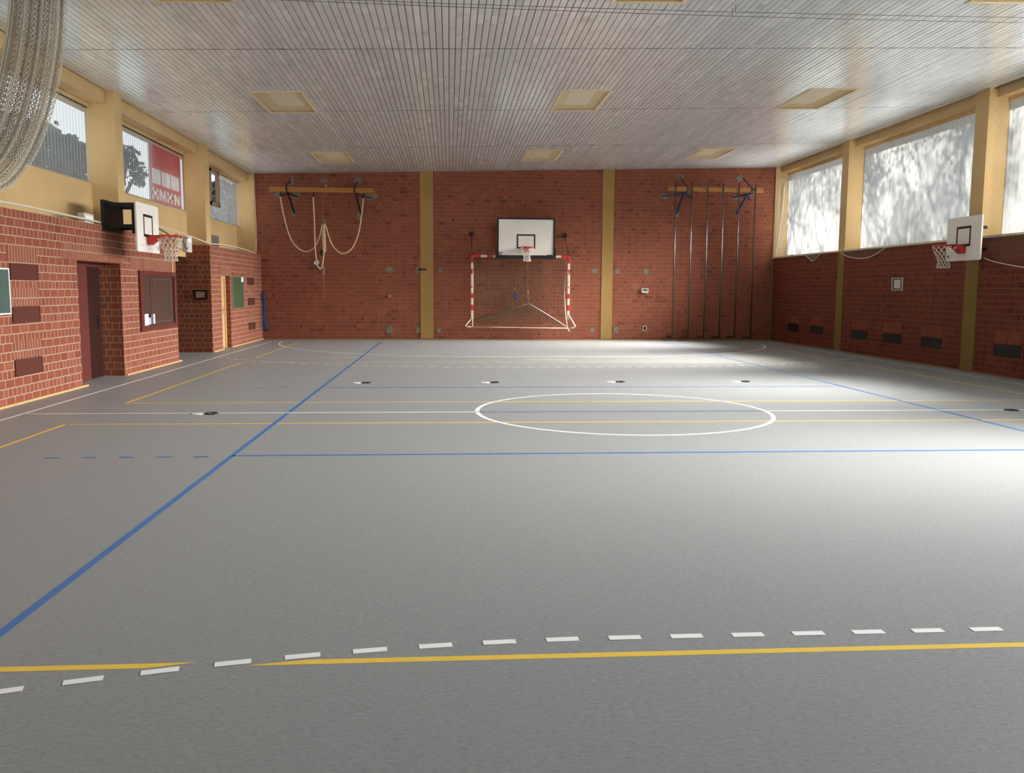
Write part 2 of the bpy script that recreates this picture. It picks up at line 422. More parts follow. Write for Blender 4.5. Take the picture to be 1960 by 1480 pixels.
# lamps are let into the ceiling: (x, y) of the left near corner
LAMPW, LAMPL = .99, 1.93
LAMPS = [(x, y) for y in (10.2, 17.38, 24.78) for x in (-3.8, 2.2, 7.2)]
def ceiling():
    mb = MB(); pw = .1; joints = [-4.77+4.8*k for k in range(8)]
    edges = [YF]+[j for j in joints if YF < j < YB]+[YB-.005]
    n = 174
    for i in range(n):
        x = round(-6.4+i*pw, 3)
        for a, b in zip(edges[:-1], edges[1:]):
            spans = [(a+.014, b-.014)]
            for lx, ly in LAMPS:
                if x+pw-.01 > lx and x+.01 < lx+LAMPW:
                    new = []
                    for s0, s1 in spans:
                        if s1 <= ly or s0 >= ly+LAMPL: new.append((s0, s1)); continue
                        if s0 < ly: new.append((s0, ly))
                        if s1 > ly+LAMPL: new.append((ly+LAMPL, s1))
                    spans = new
            t = random.gauss(0, .004); dz = random.uniform(-.0015, .0015)
            for s0, s1 in spans:
                if s1-s0 < .03: continue
                prof = [(.005, .030), (.005, .002), (.008, 0), (.05, -.0010), (.092, 0), (.095, .002), (.095, .030)]
                m = max(1, int((s1-s0)/1.2)); vs = []
                for j in range(m+1):
                    y = s0+(s1-s0)*j/m; w1 = random.gauss(0, .0007)
                    for px, pz in prof: vs.append((x+px, y, ceil(x+px)+pz+dz+t*(px-.05)+w1))
                k = len(prof); fs = [(j*k+q, j*k+q+1, (j+1)*k+q+1, (j+1)*k+q) for j in range(m) for q in range(k-1)]
                mb.add(vs, fs)
    c = tag(mb.build('ceiling', PLANK), 'sloping ceiling of glossy grey metal planks with dark cross joints', 'ceiling', kind='structure')
    d = MB()
    d.add([(-7.4,YF-.3,ceil(-7.4)+.17),(11.7,YF-.3,ceil(11.7)+.17),(11.7,YB+.3,ceil(11.7)+.17),(-7.4,YB+.3,ceil(-7.4)+.17),
           (-7.4,YF-.3,ceil(-7.4)+.4),(11.7,YF-.3,ceil(11.7)+.4),(11.7,YB+.3,ceil(11.7)+.4),(-7.4,YB+.3,ceil(-7.4)+.4)],
          [(0,3,2,1),(4,5,6,7),(0,1,5,4),(1,2,6,5),(2,3,7,6),(3,0,4,7)])
    d.build('roof_deck', DARK, c)
ceiling()
TOP = 6.0

# back wall
wb = MB(); wb.box(-6.98, 11.6, YB, YB+.3, 2.75, TOP); wb.box(-7.4, 11.6, YB, YB+.3, 0, 2.75)
wall_back = tag(wb.build('wall_back', BRICK_B), 'dark red brick end wall behind the goal', 'wall', kind='structure')
for i, (a, b) in enumerate(((-.96, -.53), (5.08, 5.46))):
    t = MB(); t.box(a, b, YB-.012, YB+.1, 0, TOP)
    tag(t.build('trim_%d' % (i+1), OCHRE_D), ('left' if i == 0 else 'right')+' ochre painted column strip on the brick end wall', 'column', kind='structure')
def patch(x, z, r, sx=1.0, sz=1.0):
    m = MB(); P = []
    for k in range(14):
        a = 2*PI*k/14; q = r*random.uniform(.6, 1.15); P.append((x+sx*q*math.cos(a), z+sz*q*math.sin(a)))
    m.prism(P, 'y', YB-.006, YB); m.build('cement_patch', CEMENT, wall_back)
for x, z, r, sx, sz in ((-5.06,5.13,.11,.7,1.3),(-4.04,5.14,.13,1.2,.8),(-2.97,5.15,.14,1,1),(-5.5,4.67,.13,1.3,.8),(-4.95,4.66,.15,1.4,.8),(-2.55,4.64,.16,1.6,.7),
        (-5.03,4.1,.12,.8,1.2),(-2.94,4.04,.12,.8,1.2),(-1.96,2.31,.13,1.1,.9),(-1.06,2.29,.1,.6,1.2),(-1.97,.33,.15,1,1),(-1.05,.31,.11,.7,1.2),
        (7.67,5.42,.13,1.1,.9),(9.72,5.42,.13,1.1,.9),(7.12,4.79,.13,1.1,.9),(7.58,4.22,.11,.9,1.1),(9.62,4.27,.1,.9,1.1),(9.6,4.78,.12,1.3,.7),
        (5.63,2.31,.11,.9,1.1),(6.6,2.3,.11,.9,1.1),(5.6,.33,.13,.9,1.1),(-.3,2.3,.1,.8,1.2),(4.85,2.3,.1,1,1),(-.35,.3,.1,1,1),(4.8,.32,.1,1,1)):
    patch(x, z, r, sx, sz)

# left wall: brick base with door, niche and second door recess, ochre panel, pilasters, header beam above
wl = MB(); X0, Z1 = -7.35, 2.75
D1, NI, D3 = (14.88, 16.8), (20.1, 22.95), (23.96, 24.9)
for a, b in ((YF, D1[0]), (D1[1], NI[0]), (NI[1], D3[0]), (D3[1], YB)): wl.box(X0, XL, a, b, 0, Z1)
wl.box(X0, XL, D1[0], D1[1], 2.1, Z1); wl.box(X0, XL, D3[0], D3[1], 2.0, Z1)
wall_left = tag(wl.build('wall_left', BRICK_L), 'red brick base of the left wall with pale mortar', 'wall', kind='structure')
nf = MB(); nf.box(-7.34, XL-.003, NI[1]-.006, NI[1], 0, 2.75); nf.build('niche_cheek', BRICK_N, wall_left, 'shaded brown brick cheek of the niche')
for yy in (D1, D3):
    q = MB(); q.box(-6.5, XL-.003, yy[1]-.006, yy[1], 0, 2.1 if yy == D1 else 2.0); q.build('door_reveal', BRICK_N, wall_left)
up = MB(); up.box(-7.0, -6.72, YF, YB, 2.5, 3.6); up.box(-7.0, -6.72, YF, YB, 5.0, TOP)
up.box(-6.9, -6.43, YF, YB, 5.07, TOP)
up.build('upper_panel', OCHRE, wall_left, 'ochre painted panel and header beam')
sd = MB()
for a, b, z0, z1 in ((14.35, 16.9, 2.115, 2.365), (17.3, 20.05, 2.03, 2.28), (12.6, 13.5, 2.0, 2.25), (12.66, 13.5, 1.395, 1.645), (12.66, 13.5, .65, .9),
                     (26.95, 27.9, 2.0, 2.25), (27.0, 27.9, 1.395, 1.645), (27.0, 27.9, .65, .9), (23.8, 25.0, 2.01, 2.26)):
    sd.box(XL-.01, XL+.003, a, b, z0, z1)
sd.build('soldier_course', SOLD_L, wall_left)
LP = [(17.2, 17.55), (23.15, 23.6), (28.83, YB), (11.2, 11.6), (5.25, 5.65), (-.7, -.3)]
for i, (a, b) in enumerate(LP):
    t = MB(); t.box(-6.80, -6.25, a, b, Z1, TOP)
    tag(t.build('trim_%d' % (3+i), OCHRE), 'ochre pilaster of the left wall, '+('second', 'third', 'corner', 'first', 'near', 'rear')[i]+' along the hall', 'pilaster', kind='structure')

# right wall
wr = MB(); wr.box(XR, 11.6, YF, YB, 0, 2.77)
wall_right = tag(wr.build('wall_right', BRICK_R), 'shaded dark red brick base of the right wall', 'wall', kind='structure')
hb = MB(); hb.box(11.08, 11.6, YF, YB, 5.6, TOP+.2); hb.box(11.3, 11.6, YF, YB, 5.52, 5.62)
hb.build('header_beam', OCHRE, wall_right, 'ochre header beam above the windows')
sl = MB(); sl.box(XR-.03, 11.45, YF, YB, 2.77, 2.815); sl.build('window_ledge', SILLM, wall_right, 'pale window ledge')
sd = MB()
RV = [(15.86, 16.68), (18.57, 19.43), (20.33, 21.17), (22.06, 22.88), (24.78, 25.6), (26.55, 27.3)]
for a, b in RV: sd.box(XR-.003, XR+.02, a, b, .66, .91)
sd.build('soldier_course', SOLD_R, wall_right)
RP = [(17.35, 17.8), (23.55, 23.95), (28.9, YB), (11.2, 11.65), (5.05, 5.5), (-1.1, -.65)]
for i, (a, b) in enumerate(RP):
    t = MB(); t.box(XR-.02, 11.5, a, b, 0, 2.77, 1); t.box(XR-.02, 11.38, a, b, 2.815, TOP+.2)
    t.box(XR-.035, XR, a, b, 2.77, 2.815)
    tag(t.build('trim_%d' % (9+i), [OCHRE, OCHRE_SHADED]), 'ochre pilaster of the right wall, '+('second', 'third', 'corner', 'first', 'near', 'rear')[i]+' along the hall', 'pilaster', kind='structure')
wf = MB(); wf.box(-7.4, 11.6, YF-.3, YF, 0, TOP)
tag(wf.build('wall_front', BRICK_B), 'brick end wall behind the viewer', 'wall', kind='structure')

# skirting strips
bl = MB()
for a, b in ((YF, 15.05), (16.84, 20.22), (22.95, 24.0), (24.9, YB)): bl.box(XL, XL+.035, a, b, 0, .028)
tag(bl.build('baseboard_left', WOODL), 'pale wood strip along the foot of the left brick wall', 'skirting', kind='structure')
br = MB(); br.box(XR-.03, XR, YF, YB, 0, .028)
tag(br.build('baseboard_right', SKIRT), 'brown wood strip along the foot of the right brick wall', 'skirting', kind='structure')
bb = MB(); bb.box(XL, XR, YB-.03, YB, 0, .028)
tag(bb.build('baseboard_back', SKIRT), 'brown wood strip along the foot of the end wall', 'skirting', kind='structure')

# windows
def corr(x, y0, y1, z0, z1, amp=.018, pitch=.13, per=8):
    m = MB(); n = int((y1-y0)/pitch*per); vs = []
    for i in range(n+1):
        y = y0+(y1-y0)*i/n; xx = x+amp*math.sin(2*PI*y/pitch); vs += [(xx, y, z0), (xx, y, z1)]
    m.add(vs, [(2*i, 2*i+2, 2*i+3, 2*i+1) for i in range(n)], 0, True); return m
wn = 0
for i, (a, b) in enumerate(RB):
    wn += 1
    e = thing('window_%d' % wn, 'right window bay of milky corrugated sheet, '+('between second and third pilasters', 'by the far corner', 'beyond the net at the picture edge', 'beside the viewer', 'behind the viewer', 'rearmost')[i], 'window', (11.35, (a+b)/2, 2.8), kind='structure')
    corr(11.35, a, b, 2.8, 5.56).build('pane', PANE_R, e)
    f = MB(); f.box(11.33, 11.40, a, b, 2.815, 2.85); f.box(11.37, 11.39, (a+b)/2-.01, (a+b)/2+.01, 2.83, 5.56)
    f.build('window_frame', SILVER, e)
for i, (a, b) in enumerate(LB):
    wn += 1
    e = thing('window_%d' % wn, 'left window bay of corrugated sheet, '+('with the red banner behind it', 'by the far corner with a small casement', 'beside the gathered net', 'beside the viewer', 'behind the viewer', 'rearmost')[i], 'window', (-6.76, (a+b)/2, 3.6), kind='structure')
    if i == 1:
        corr(-6.76, a, 25.40, 3.6, 5.06).build('pane', PANE_L, e); corr(-6.76, 26.35, b, 3.6, 5.06).build('pane', PANE_L, e)
        corr(-6.76, 25.40, 26.35, 3.6, 4.02).build('pane', PANE_L, e)
        f = MB()
        for y in (25.42, 26.28): f.box(-6.80, -6.70, y, y+.1, 4.0, 5.03)
        for z in (4.0, 4.94): f.box(-6.80, -6.70, 25.42, 26.38, z, z+.1)
        f.build('casement_frame', plain('grey_brown_casement', (150, 122, 104), .6), e)
        c = MB(); c.tube([(-6.66, 26.2, 4.85), (-6.5, 26.5, 4.2), (-6.62, 27.1, 3.66)], .008, 5); c.build('pull_cord', NETB, e)
    else: corr(-6.76, a, b, 3.6, 5.06).build('pane', PANE_L, e)
    f = MB(); f.box(-6.80, -6.73, a, b, 3.6, 3.63); f.box(-6.80, -6.73, a, b, 5.0, 5.03); f.build('window_frame', plain('grey_window_edge', (150, 140, 120), .6), e)

# doors
def door(name, label, y0, y1, x, h, leafm, framem, leaf=True):
    e = thing(name, label, 'door', (x, (y0+y1)/2, 0), kind='structure')
    f = MB(); d1 = name == 'door_1'; w = 1.1 if d1 else .1
    f.box(x-.05, x+.02, y0, y0+w, 0, h); f.box(x-.05, x+.02, y0+w, y1, h-.08, h)
    if not d1: f.box(x-.05, x+.02, y1-.1, y1, 0, h-.08)
    f.build('door_frame', framem, e)
    l = MB(); l.box(x-.04, x-.012, y0+w, y1-(.2 if d1 else .1), .01, h-.08)
    lo = l.build('door_leaf', leafm, e)
    hd = MB(); yy = y1-(.34 if d1 else .24)
    hd.box(x-.012, x+.0, yy-.02, yy+.02, .92, 1.16); hd.tube([(x, yy, 1.06), (x+.05, yy, 1.06), (x+.05, yy-.11, 1.06)], .009, 6)
    hd.build('door_handle', SILVER if leafm == WOODL else STEEL_B, lo)
door('door_1', 'dark maroon door in a recess of the left brick wall', D1[0], D1[1], -6.43, 2.1, MAROOND, MAROON)
door('door_2', 'light wood door in a narrow recess before the far left corner', D3[0], D3[1], -6.26, 2.0, WOODL, WOODL)
door('door_3', 'dark maroon door at the back of the left niche', NI[0], NI[1], -7.25, 2.45, MAROOND, MAROON)
c = MB(); c.box(-7.4, -6.72, NI[0], NI[1], 2.44, 2.5); c.build('niche_top', OCHRE, wall_left)
c = MB(); c.box(-6.72, -6.25, NI[0]-.02, 20.98, 2.5, 2.64); c.build('lintel_block', OCHRE, wall_left)

# ------------------------------------------------------------------ ceiling lamps
def lamp():
    o = thing('ceiling_lamp', 'x', 'ceiling lamp', (0, 0, 0), 'recessed lamps of the plank ceiling')
    w, l, d = LAMPW, LAMPL, .13
    h = MB(); h.box(0, w, 0, l, d-.01, d); h.box(0, .012, 0, l, .0, d); h.box(w-.012, w, 0, l, 0, d); h.box(0, w, 0, .012, 0, d); h.box(0, w, l-.012, l, 0, d)
    h.build('housing', CREAMB, o)
    f = MB()
    f.rim('z', -.022, 0, -.012, w+.012, -.015, l+.015, .05, .05)
    f.build('frame', CREAM, o)
    t = MB(); t.quad((.012,.012,.02),(.012,l-.012,.02),(.24,l-.2,d-.03),(.24,.2,d-.03)); t.quad((w-.012,.012,.02),(w-.24,.2,d-.03),(w-.24,l-.2,d-.03),(w-.012,l-.012,.02))
    t.quad((.012,.012,.02),(.24,.2,d-.03),(w-.24,.2,d-.03),(w-.012,.012,.02)); t.quad((.012,l-.012,.02),(w-.012,l-.012,.02),(w-.24,l-.2,d-.03),(.24,l-.2,d-.03))
    t.build('reflector', CREAM, o)
    q = MB(); q.bevbox(.23, w-.23, .19, l-.19, d-.06, d-.03, .03, 'z'); q.build('diffuser', DIFF, o)
    g = MB()
    for k in range(1, 19): x = w*k/19; g.box(x-.0016, x+.0016, 0, l, -.010, -.006)
    for k in range(1, 36): y = l*k/36; g.box(0, w, y-.0016, y+.0016, -.015, -.011)
    g.build('guard_grid', CREAM, o)
    return o
lamp0 = lamp()
LN = {0: 'at the top picture edge', 1: 'in the middle row', 2: 'in the far row'}; LC = ('left', 'centre', 'right')
for i, (x, y) in enumerate(LAMPS):
    lab = 'recessed cream ceiling lamp with wire guard, %s one %s' % (LC[i % 3], LN[i//3])
    loc = (x, y, ceil(x)+.004); rot = (0, -math.atan(CB), 0)
    if i == 0: lamp0.location = loc; lamp0.rotation_euler = rot; lamp0['label'] = lab
    else: clone(lamp0, loc, lab, rot)
# two thin wires under the ceiling
for k, (y0, y1, dz) in enumerate(((11.75, 12.72, .0), (11.80, 12.95, .012))):
    m = MB(); P = []
    for i in range(25):
        t = i/24; x = -2.9+t*13.7; P.append((x, y0+(y1-y0)*t, ceil(x)-.05-dz-.05*math.sin(PI*t)))
    m.tube(P, .0035, 5)
    for p in (P[0], P[12], P[-1]): m.tube([p, (p[0], p[1], ceil(p[0])+.005)], .004, 4)
    tag(m.build('ceiling_wire', CABLE), ('nearer' if k == 0 else 'farther')+' of two thin dark wires strung below the ceiling', 'wire', 'wires strung below the ceiling')

# ------------------------------------------------------------------ basketball
def hoop_net(mb, c, R, zt, drop, r, n=12, rows=7):
    rings = []
    for j in range(rows+1):
        t = j/rows; rad = R*(1-.55*min(1, t*1.6)) if t < .62 else R*(.45+.10*(t-.62)/.38)
        rings.append([(c[0]+rad*math.cos(2*PI*(k+.5*(j % 2))/n), c[1]+rad*math.sin(2*PI*(k+.5*(j % 2))/n), zt-drop*(t**.9)) for k in range(n)])
    for j in range(rows):
        for k in range(n):
            a = rings[j][k]
            for q in ((k, k-1) if j % 2 == 0 else (k, (k+1) % n)): mb.tube([a, rings[j+1][q]], r, 4)
    mb.tube([rings[-1][k] for k in range(n)], r, 4, True)
def hoop(label, loc, rotz, w, h, small, bottom, rimz, off):
    """board in the XZ plane facing -Y, local origin below the board centre at floor height"""
    e = thing('basketball_hoop', label, 'basketball hoop', (0, 0, 0), 'basketball hoops of the hall')
    b = MB(); b.bevbox(-w/2, w/2, -.0, .03, bottom, bottom+h, .025 if small else .008, 'y'); bo = b.build('backboard', WHITE, e)
    sq = MB(); sw, sh, lw, z0 = (.49, .40, .045, rimz-.02) if small else (.61, .46, .05, rimz-.03)
    sq.rim('y', -.003, 0, -sw/2, sw/2, z0, z0+sh, lw, lw)
    sq.build('target_square', BLACK, bo)
    for x, z in ((-w*.3, bottom+h*.82), (w*.3, bottom+h*.82), (-w*.3, bottom+h*.14), (w*.3, bottom+h*.14)):
        for dx in ((0,) if small else (0, .06)): bt = MB(); bt.disc((x+dx, -.002, z), 'y', .009, .006, 8); bt.build('bolt', SILVER, bo)
    R = .225; cyy = -(off+R)
    rm = MB(); rm.tube([(R*math.cos(2*PI*k/32), cyy+R*math.sin(2*PI*k/32), rimz) for k in range(32)], .012, 8, True)
    for k in range(12):
        a = 2*PI*(k+.5)/12; rm.tube([(R*math.cos(a), cyy+R*math.sin(a), rimz-.008), ((R+.004)*math.cos(a), cyy+(R+.004)*math.sin(a), rimz-.028)], .004, 4)
    rim = rm.build('rim', RED, e)
    bk = MB(); bw = .1
    bk.prism([(-.004, rimz+.012), (-.004, rimz-.16), (-.05, rimz-.16), (-off-.05, rimz-.035), (-off-.05, rimz+.012)], 'x', -bw, -bw+.012)
    bk.prism([(-.004, rimz+.012), (-.004, rimz-.16), (-.05, rimz-.16), (-off-.05, rimz-.035), (-off-.05, rimz+.012)], 'x', bw-.012, bw)
    bk.box(-bw, bw, -.012, -.001, rimz-.16, rimz+.012); bk.box(-bw, bw, -off-.05, -.004, rimz+.0, rimz+.012)
    bk.add([(-bw,-off-.05,rimz-.035),(bw,-off-.05,rimz-.035),(bw,-.05,rimz-.16),(-bw,-.05,rimz-.16)], [(0,1,2,3)])
    for s in (-1, 1): bk.beam((s*bw, -off-.02, rimz), (s*(R-.03), cyy+.09, rimz), .02, .03)
    bk.build('rim_bracket', RED, e)
    nt = MB(); hoop_net(nt, (0, cyy), R, rimz-.02, .43, .0045 if small else .006); nt.build('net', NETW, e)
    return e, bo
e, bo = hoop('basketball hoop with white board above the display window on the left wall', None, 0, 1.17, .87, True, 2.30, 2.60, .16)
m = MB()
for z in (2.72, 3.1): m.box(-.45, .35, .09, .14, z, z+.06); 
for x in (-.42, -.12, .28): m.box(x, x+.06, .09, .14, 2.62, 3.16)
for x in (-.42, .28):
    for z in (2.72, 3.1): m.box(x, x+.06, .03, .62, z, z+.06)
m.box(-.5, .4, .58, .64, 2.66, 3.2)
m.build('support_frame', STEEL_B, e); s = MB(); s.box(.50, .535, -.003, 0, 2.36, 2.44); s.build('sticker', plain('navy_sticker', (50, 60, 100), .5), bo)
e.location = (-5.5, 16.53, 0); e.rotation_euler = (0, 0, PI/2)
e, bo = hoop('basketball hoop with white board on the second right pilaster', None, 0, 1.17, .87, True, 2.30, 2.60, .16)
m = MB()
for z in (2.5, 2.95):
    for x in (-.5, -.2): m.box(x-.03, x+.03, .03, .6, z, z+.06)
    m.box(-.47, -.23, .05, .09, z, z+.06)
for x in (-.5, -.2): m.box(x-.03, x+.03, .05, .09, 2.56, 2.95)
m.build('support_frame', STEEL_B, e); s = MB(); s.disc((-.49, -.003, 2.39), 'y', .035, .004, 16); s.build('sticker', plain('navy_round_sticker', (40, 36, 60), .5), bo)
e.location = (10.3, 16.95, 0); e.rotation_euler = (0, 0, -PI/2)
e, bo = hoop('large basketball hoop with black padded white board above the goal', None, 0, 1.8, 1.2, False, 2.755, 3.03, .16)
fr = MB(); w, z0, z1 = .92, 2.735, 3.985
fr.rim('y', -.012, .035, -w-.025, w+.025, z0, z1, .055, .05)
fr.build('board_frame', BLACK, bo)
pd = MB(); pd.bevbox(-.985, .985, -.03, .06, 2.67, 2.775, .02, 'y'); pd.bevbox(-.985, -.90, -.02, .06, 2.67, 3.03, .02, 'y'); pd.bevbox(.90, .985, -.02, .06, 2.67, 3.03, .02, 'y')
pd.build('edge_padding', BLKPAD, bo)
s = MB(); s.disc((-.83, -.002, 2.835), 'y', .055, .004, 20); st = s.build('warning_sticker', PAPER, bo)
s = MB(); s.tube([(-.83+.048*math.cos(2*PI*k/24), -.005, 2.835+.048*math.sin(2*PI*k/24)) for k in range(24)], .007, 5, True); s.beam((-.865, -.005, 2.87), (-.795, -.005, 2.80), .003, .012, (1,0,1)); s.build('ban_ring', GRED, st)
s = MB(); s.tube([(-.85, -.005, 2.82), (-.825, -.005, 2.845), (-.81, -.005, 2.86)], .008, 5); s.build('figure', BLACK, st)
s = MB()
for k in range(11):
    s.box(.68+k*.016, .696+k*.016, -.003, 0, 2.785, 2.803 if k % 3 else 2.808)
s.build('maker_lettering', BLACK, bo)
m = MB()
for x in (-.5, .5):
    for z in (3.1, 3.75): m.box(x-.03, x+.03, .03, .5, z, z+.06)
    m.beam((x, .05, 3.13), (x, .48, 3.78), .04, .04, (1, 0, 0))
m.box(-.5, .5, .05, .09, 3.12, 3.16)
m.build('support_frame', STEEL_B, e)
e.location = (2.49, 28.5, 0)

# ------------------------------------------------------------------ handball goal, raised and fixed to the end wall
def goal():
    e = thing('handball_goal', 'red and white handball goal hung against the end wall under the padded hoop', 'goal', (2.33, 28.62, .42))
    Y0, Y1 = 28.58, 28.66
    for side, x0 in (('l', .70), ('r', 3.88)):
        p = MB(); x1 = x0+.08
        segs = [(.70, .90, 1), (.90, 1.10, 0), (1.10, 1.32, 1), (1.32, 1.5, 0)] if side == 'l' else [(.74, .98, 1), (.98, 1.2, 0), (1.2, 1.4, 1), (1.4, 1.6, 0)]
        zz = [(.70, .98, 1), (.98, 1.17, 0), (1.17, 1.38, 1), (1.38, 1.54, 0), (1.54, 2.16, 1), (2.16, 2.33, 0), (2.33, 2.53, 1), (2.53, 2.79, 0)]
        for a, b, c in zz: p.bevbox(x0, x1, Y0, Y1, a, b, .008, 'z', 2, mi=c)
        # half-worn red bands between
        p.box(x0+(0 if side == 'l' else .02), x0+.05, Y0-.002, Y0+.01, 1.72, 1.78, 0); p.box(x0+.02, x0+.045, Y0-.002, Y0+.01, 1.92, 1.95, 0)
        if side == 'l': p.box(x0+.055, x0+.08, Y0-.003, Y0+.01, 2.16, 2.31, 1)
        else: p.add([(x0,Y0-.003,2.2),(x0+.05,Y0-.003,2.16),(x0,Y0-.003,2.32)], [(0,1,2)], 1)
        p.build('post', [GRED, GWHITE], e)
    c = MB()
    xs = [.78, 1.02, 1.22, 1.42, 1.62, 1.84, 2.04, 2.25, 2.45, 2.65, 2.85, 3.05, 3.25, 3.46, 3.66, 3.88]
    for i, (a, b) in enumerate(zip(xs[:-1], xs[1:])): c.bevbox(a, b, Y0, Y1, 2.71, 2.79, .008, 'x', 2, mi=i % 2)
    c.build('crossbar', [GRED, GWHITE], e)
    f = MB(); r = .02
    f.tube([(.74, 28.62, .74), (.52, 28.5, .48), (.56, 28.5, .45), (.74, 28.52, .44)], .018, 6)
    f.tube([(.75, 28.6, .76), (.75, 28.5, .44)], .016, 6)
    f.tube([(.72, 28.5, .445), (1.6, 28.5, .435), (2.6, 28.5, .42), (3.92, 28.5, .41)], .013, 8)
    f.tube([(3.93, 28.6, .86), (4.0, 28.55, .72), (4.15, 28.5, .47), (4.09, 28.5, .43), (3.92, 28.5, .41)], .026, 6)
    f.tube([(3.80, 28.66, 2.2), (3.79, 28.62, 1.4), (3.82, 28.56, .9), (3.88, 28.5, .42), (3.95, 28.48, .30)], .016, 6)
    f.build('base_frame', GWHITE, e)
    n = MB(); st = .1; rr = .0058
    def sag(x, z): return 28.72+.07*math.sin((x-.78)/3.1*PI)*(2.7-z)/2
    for i in range(32):
        x = .78+i*st; n.tube([(x+.02*math.sin(z*3+i), sag(x, z), z) for z in [2.7-.21*k for k in range(9)]], rr, 3)
    for k in range(17):
        z = 2.66-k*.11; n.tube([(.78+q*.155, sag(.78+q*.155, z), z-.05*math.sin(q/20*PI)-.02*math.sin(q*1.1+k)) for q in range(21)], rr, 3)
    n.build('net', NETG, e)
    # slack lower net gathered to a peak
    n = MB(); peak = (2.62, 1.21)
    def zt(x): return .68+(x-.77)/(peak[0]-.77)*(peak[1]-.68) if x < peak[0] else peak[1]-(x-peak[0])/(3.84-peak[0])*(peak[1]-.48)
    def zb(x): return .63-.10*max(0, (x-2.6)/1.2)
    X = [.80+.05*i for i in range(61)]
    for x in X:
        if zt(x)-zb(x) > .02: n.tube([(x+.015*math.sin(9*x), 28.66, zt(x)), (x+random.uniform(-.03, .03), 28.62, zb(x)-.02)], .0034, 3)
    for k in range(13):
        P = [(x, 28.64+.01*math.sin(7*x), zb(x)+(zt(x)-zb(x))*k/12+.012*math.sin(12*x+k)) for x in X]; n.tube(P, .0034, 3)
    n.build('net_slack', NETG, e)
    n = MB(); n.tube([(2.62, 28.6, 1.21), (3.0, 28.58, .99), (3.45, 28.56, .72), (3.87, 28.52, .45)], .013, 6); n.tube([(.80, 28.65, .68), (2.62, 28.6, 1.21)], .009, 5, mi=1)
    n.build('edge_cord', [NETW, NETG], e)
    for x, x2 in ((.72, .74), (3.82, 3.91)):
        a = MB(); a.tube([(x, 28.93, 3.47), (x2, 28.62, 2.79)], .012, 6); a.build('stay_rod', STEEL_B, e)
        a = MB(); a.disc((x, 28.97, 3.47), 'y', .075, .06, 16); a.disc((x, 28.92, 3.47), 'y', .03, .05, 10); a.build('wall_anchor', STEEL_B, e)
goal()
m = MB(); m.bevbox(2.17, 2.245, 28.79, 28.86, 1.3, 1.6, .03, 'z', 3)
t = tag(m.build('blue_handle', BLUEF), 'short blue sleeve hanging on the wall inside the goal', 'sleeve')
m = MB(); m.tube([(2.21, 28.84, 1.6), (2.15, 28.9, 1.70), (2.1, 28.97, 1.72)], .012, 5); m.build('cord', ROPE, t); m = MB(); m.tube([(2.22, 28.84, 1.31), (2.22, 28.84, 1.28)], .02, 6); m.build('end_knot', ROPE, t)
m = MB(); m.bevbox(2.565, 2.615, 28.80, 28.85, 1.53, 1.65, .015, 'z', 3)
t = tag(m.build('yellow_pull_weight', plain('yellow_plastic', (214, 180, 60), .5)), 'small yellow weight on a thin cord inside the goal', 'weight')
m = MB(); m.tube([(2.59, 28.825, 1.65), (2.58, 28.85, 2.33), (2.59, 28.95, 2.6)], .006, 4); m.build('cord', NETB, t); m = MB(); m.tube([(2.59, 28.825, 1.53), (2.615, 28.8, 1.25)], .006, 4); m.build('cord', NETB, t)

# ------------------------------------------------------------------ climbing ropes (left of the end wall)
e = thing('rope_beam', 'long pine beam on black brackets carrying three ropes', 'climbing frame', (-4.03, 28.4, 4.77), 'wooden climbing beams of the end wall')
m = MB(); m.bevbox(-5.66, -2.4, 28.33, 28.45, 4.69, 4.85, .012, 'x', 2); m.build('beam', WOODB, e)
for x, xa, xb in ((-5.13, -5.45, -4.9), (-3.0, -2.98, -2.5)):
    b = MB()
    b.tube([(x+.03, 28.97, 5.1), (x, 28.4, 4.93), (x, 28.31, 4.86), (x, 28.31, 4.72), (x+.02, 28.4, 4.66)], .022, 6)
    b.beam((xa, 28.97, 4.62), (x+.03, 28.35, 4.66), .04, .04); b.beam((xb, 28.97, 4.6), (x+.03, 28.35, 4.66), .04, .04)
    b.beam((x+.13, 28.97, 4.08), (x+.03, 28.42, 4.66), .045, .045)
    b.build('bracket', STEEL_B, e)
for x in (-5.32, -4.29, -2.72):
    b = MB(); b.tube([(x, 28.36, 4.70), (x, 28.34, 4.62)], .018, 6); b.tube([(x, 28.34, 4.63), (x, 28.34, 4.52)], .032, 8); b.build('hook', BLACK, e)
def smooth(P, n=6):
    out = []; P = [Vector(p) for p in P]
    for i in range(len(P)-1):
        a, b, c, d = P[max(i-1, 0)], P[i], P[i+1], P[min(i+2, len(P)-1)]
        for k in range(n):
            t = k/n; out.append(.5*((2*b)+(c-a)*t+(2*a-5*b+4*c-d)*t*t+(3*b-a-3*c+d)*t**3))
    return out+[P[-1]]
RP_ = {'climbing rope looped from the left end of the beam to the tie': [(-5.32,4.54),(-5.25,4.07),(-5.07,3.34),(-4.85,2.98),(-4.58,2.83),(-4.31,2.94),(-4.13,3.28),(-4.02,3.74),(-4.03,3.6),(-4.02,3.1),(-4.01,2.86)],
       'climbing rope hanging in the lowest narrow loop beside the tie': [(-4.29,4.54),(-4.27,3.74),(-4.26,3.0),(-4.22,2.52),(-4.17,2.34),(-4.11,2.29),(-4.05,2.36),(-4.02,2.55),(-3.99,2.77),(-3.97,3.3),(-3.98,3.7)],
       'climbing rope looped from the right end of the beam to the tie': [(-2.72,4.54),(-2.8,3.95),(-2.9,3.41),(-3.1,2.96),(-3.38,2.78),(-3.61,2.89),(-3.8,3.2),(-3.95,3.74),(-3.955,3.6),(-3.945,3.1),(-3.95,2.82)]}
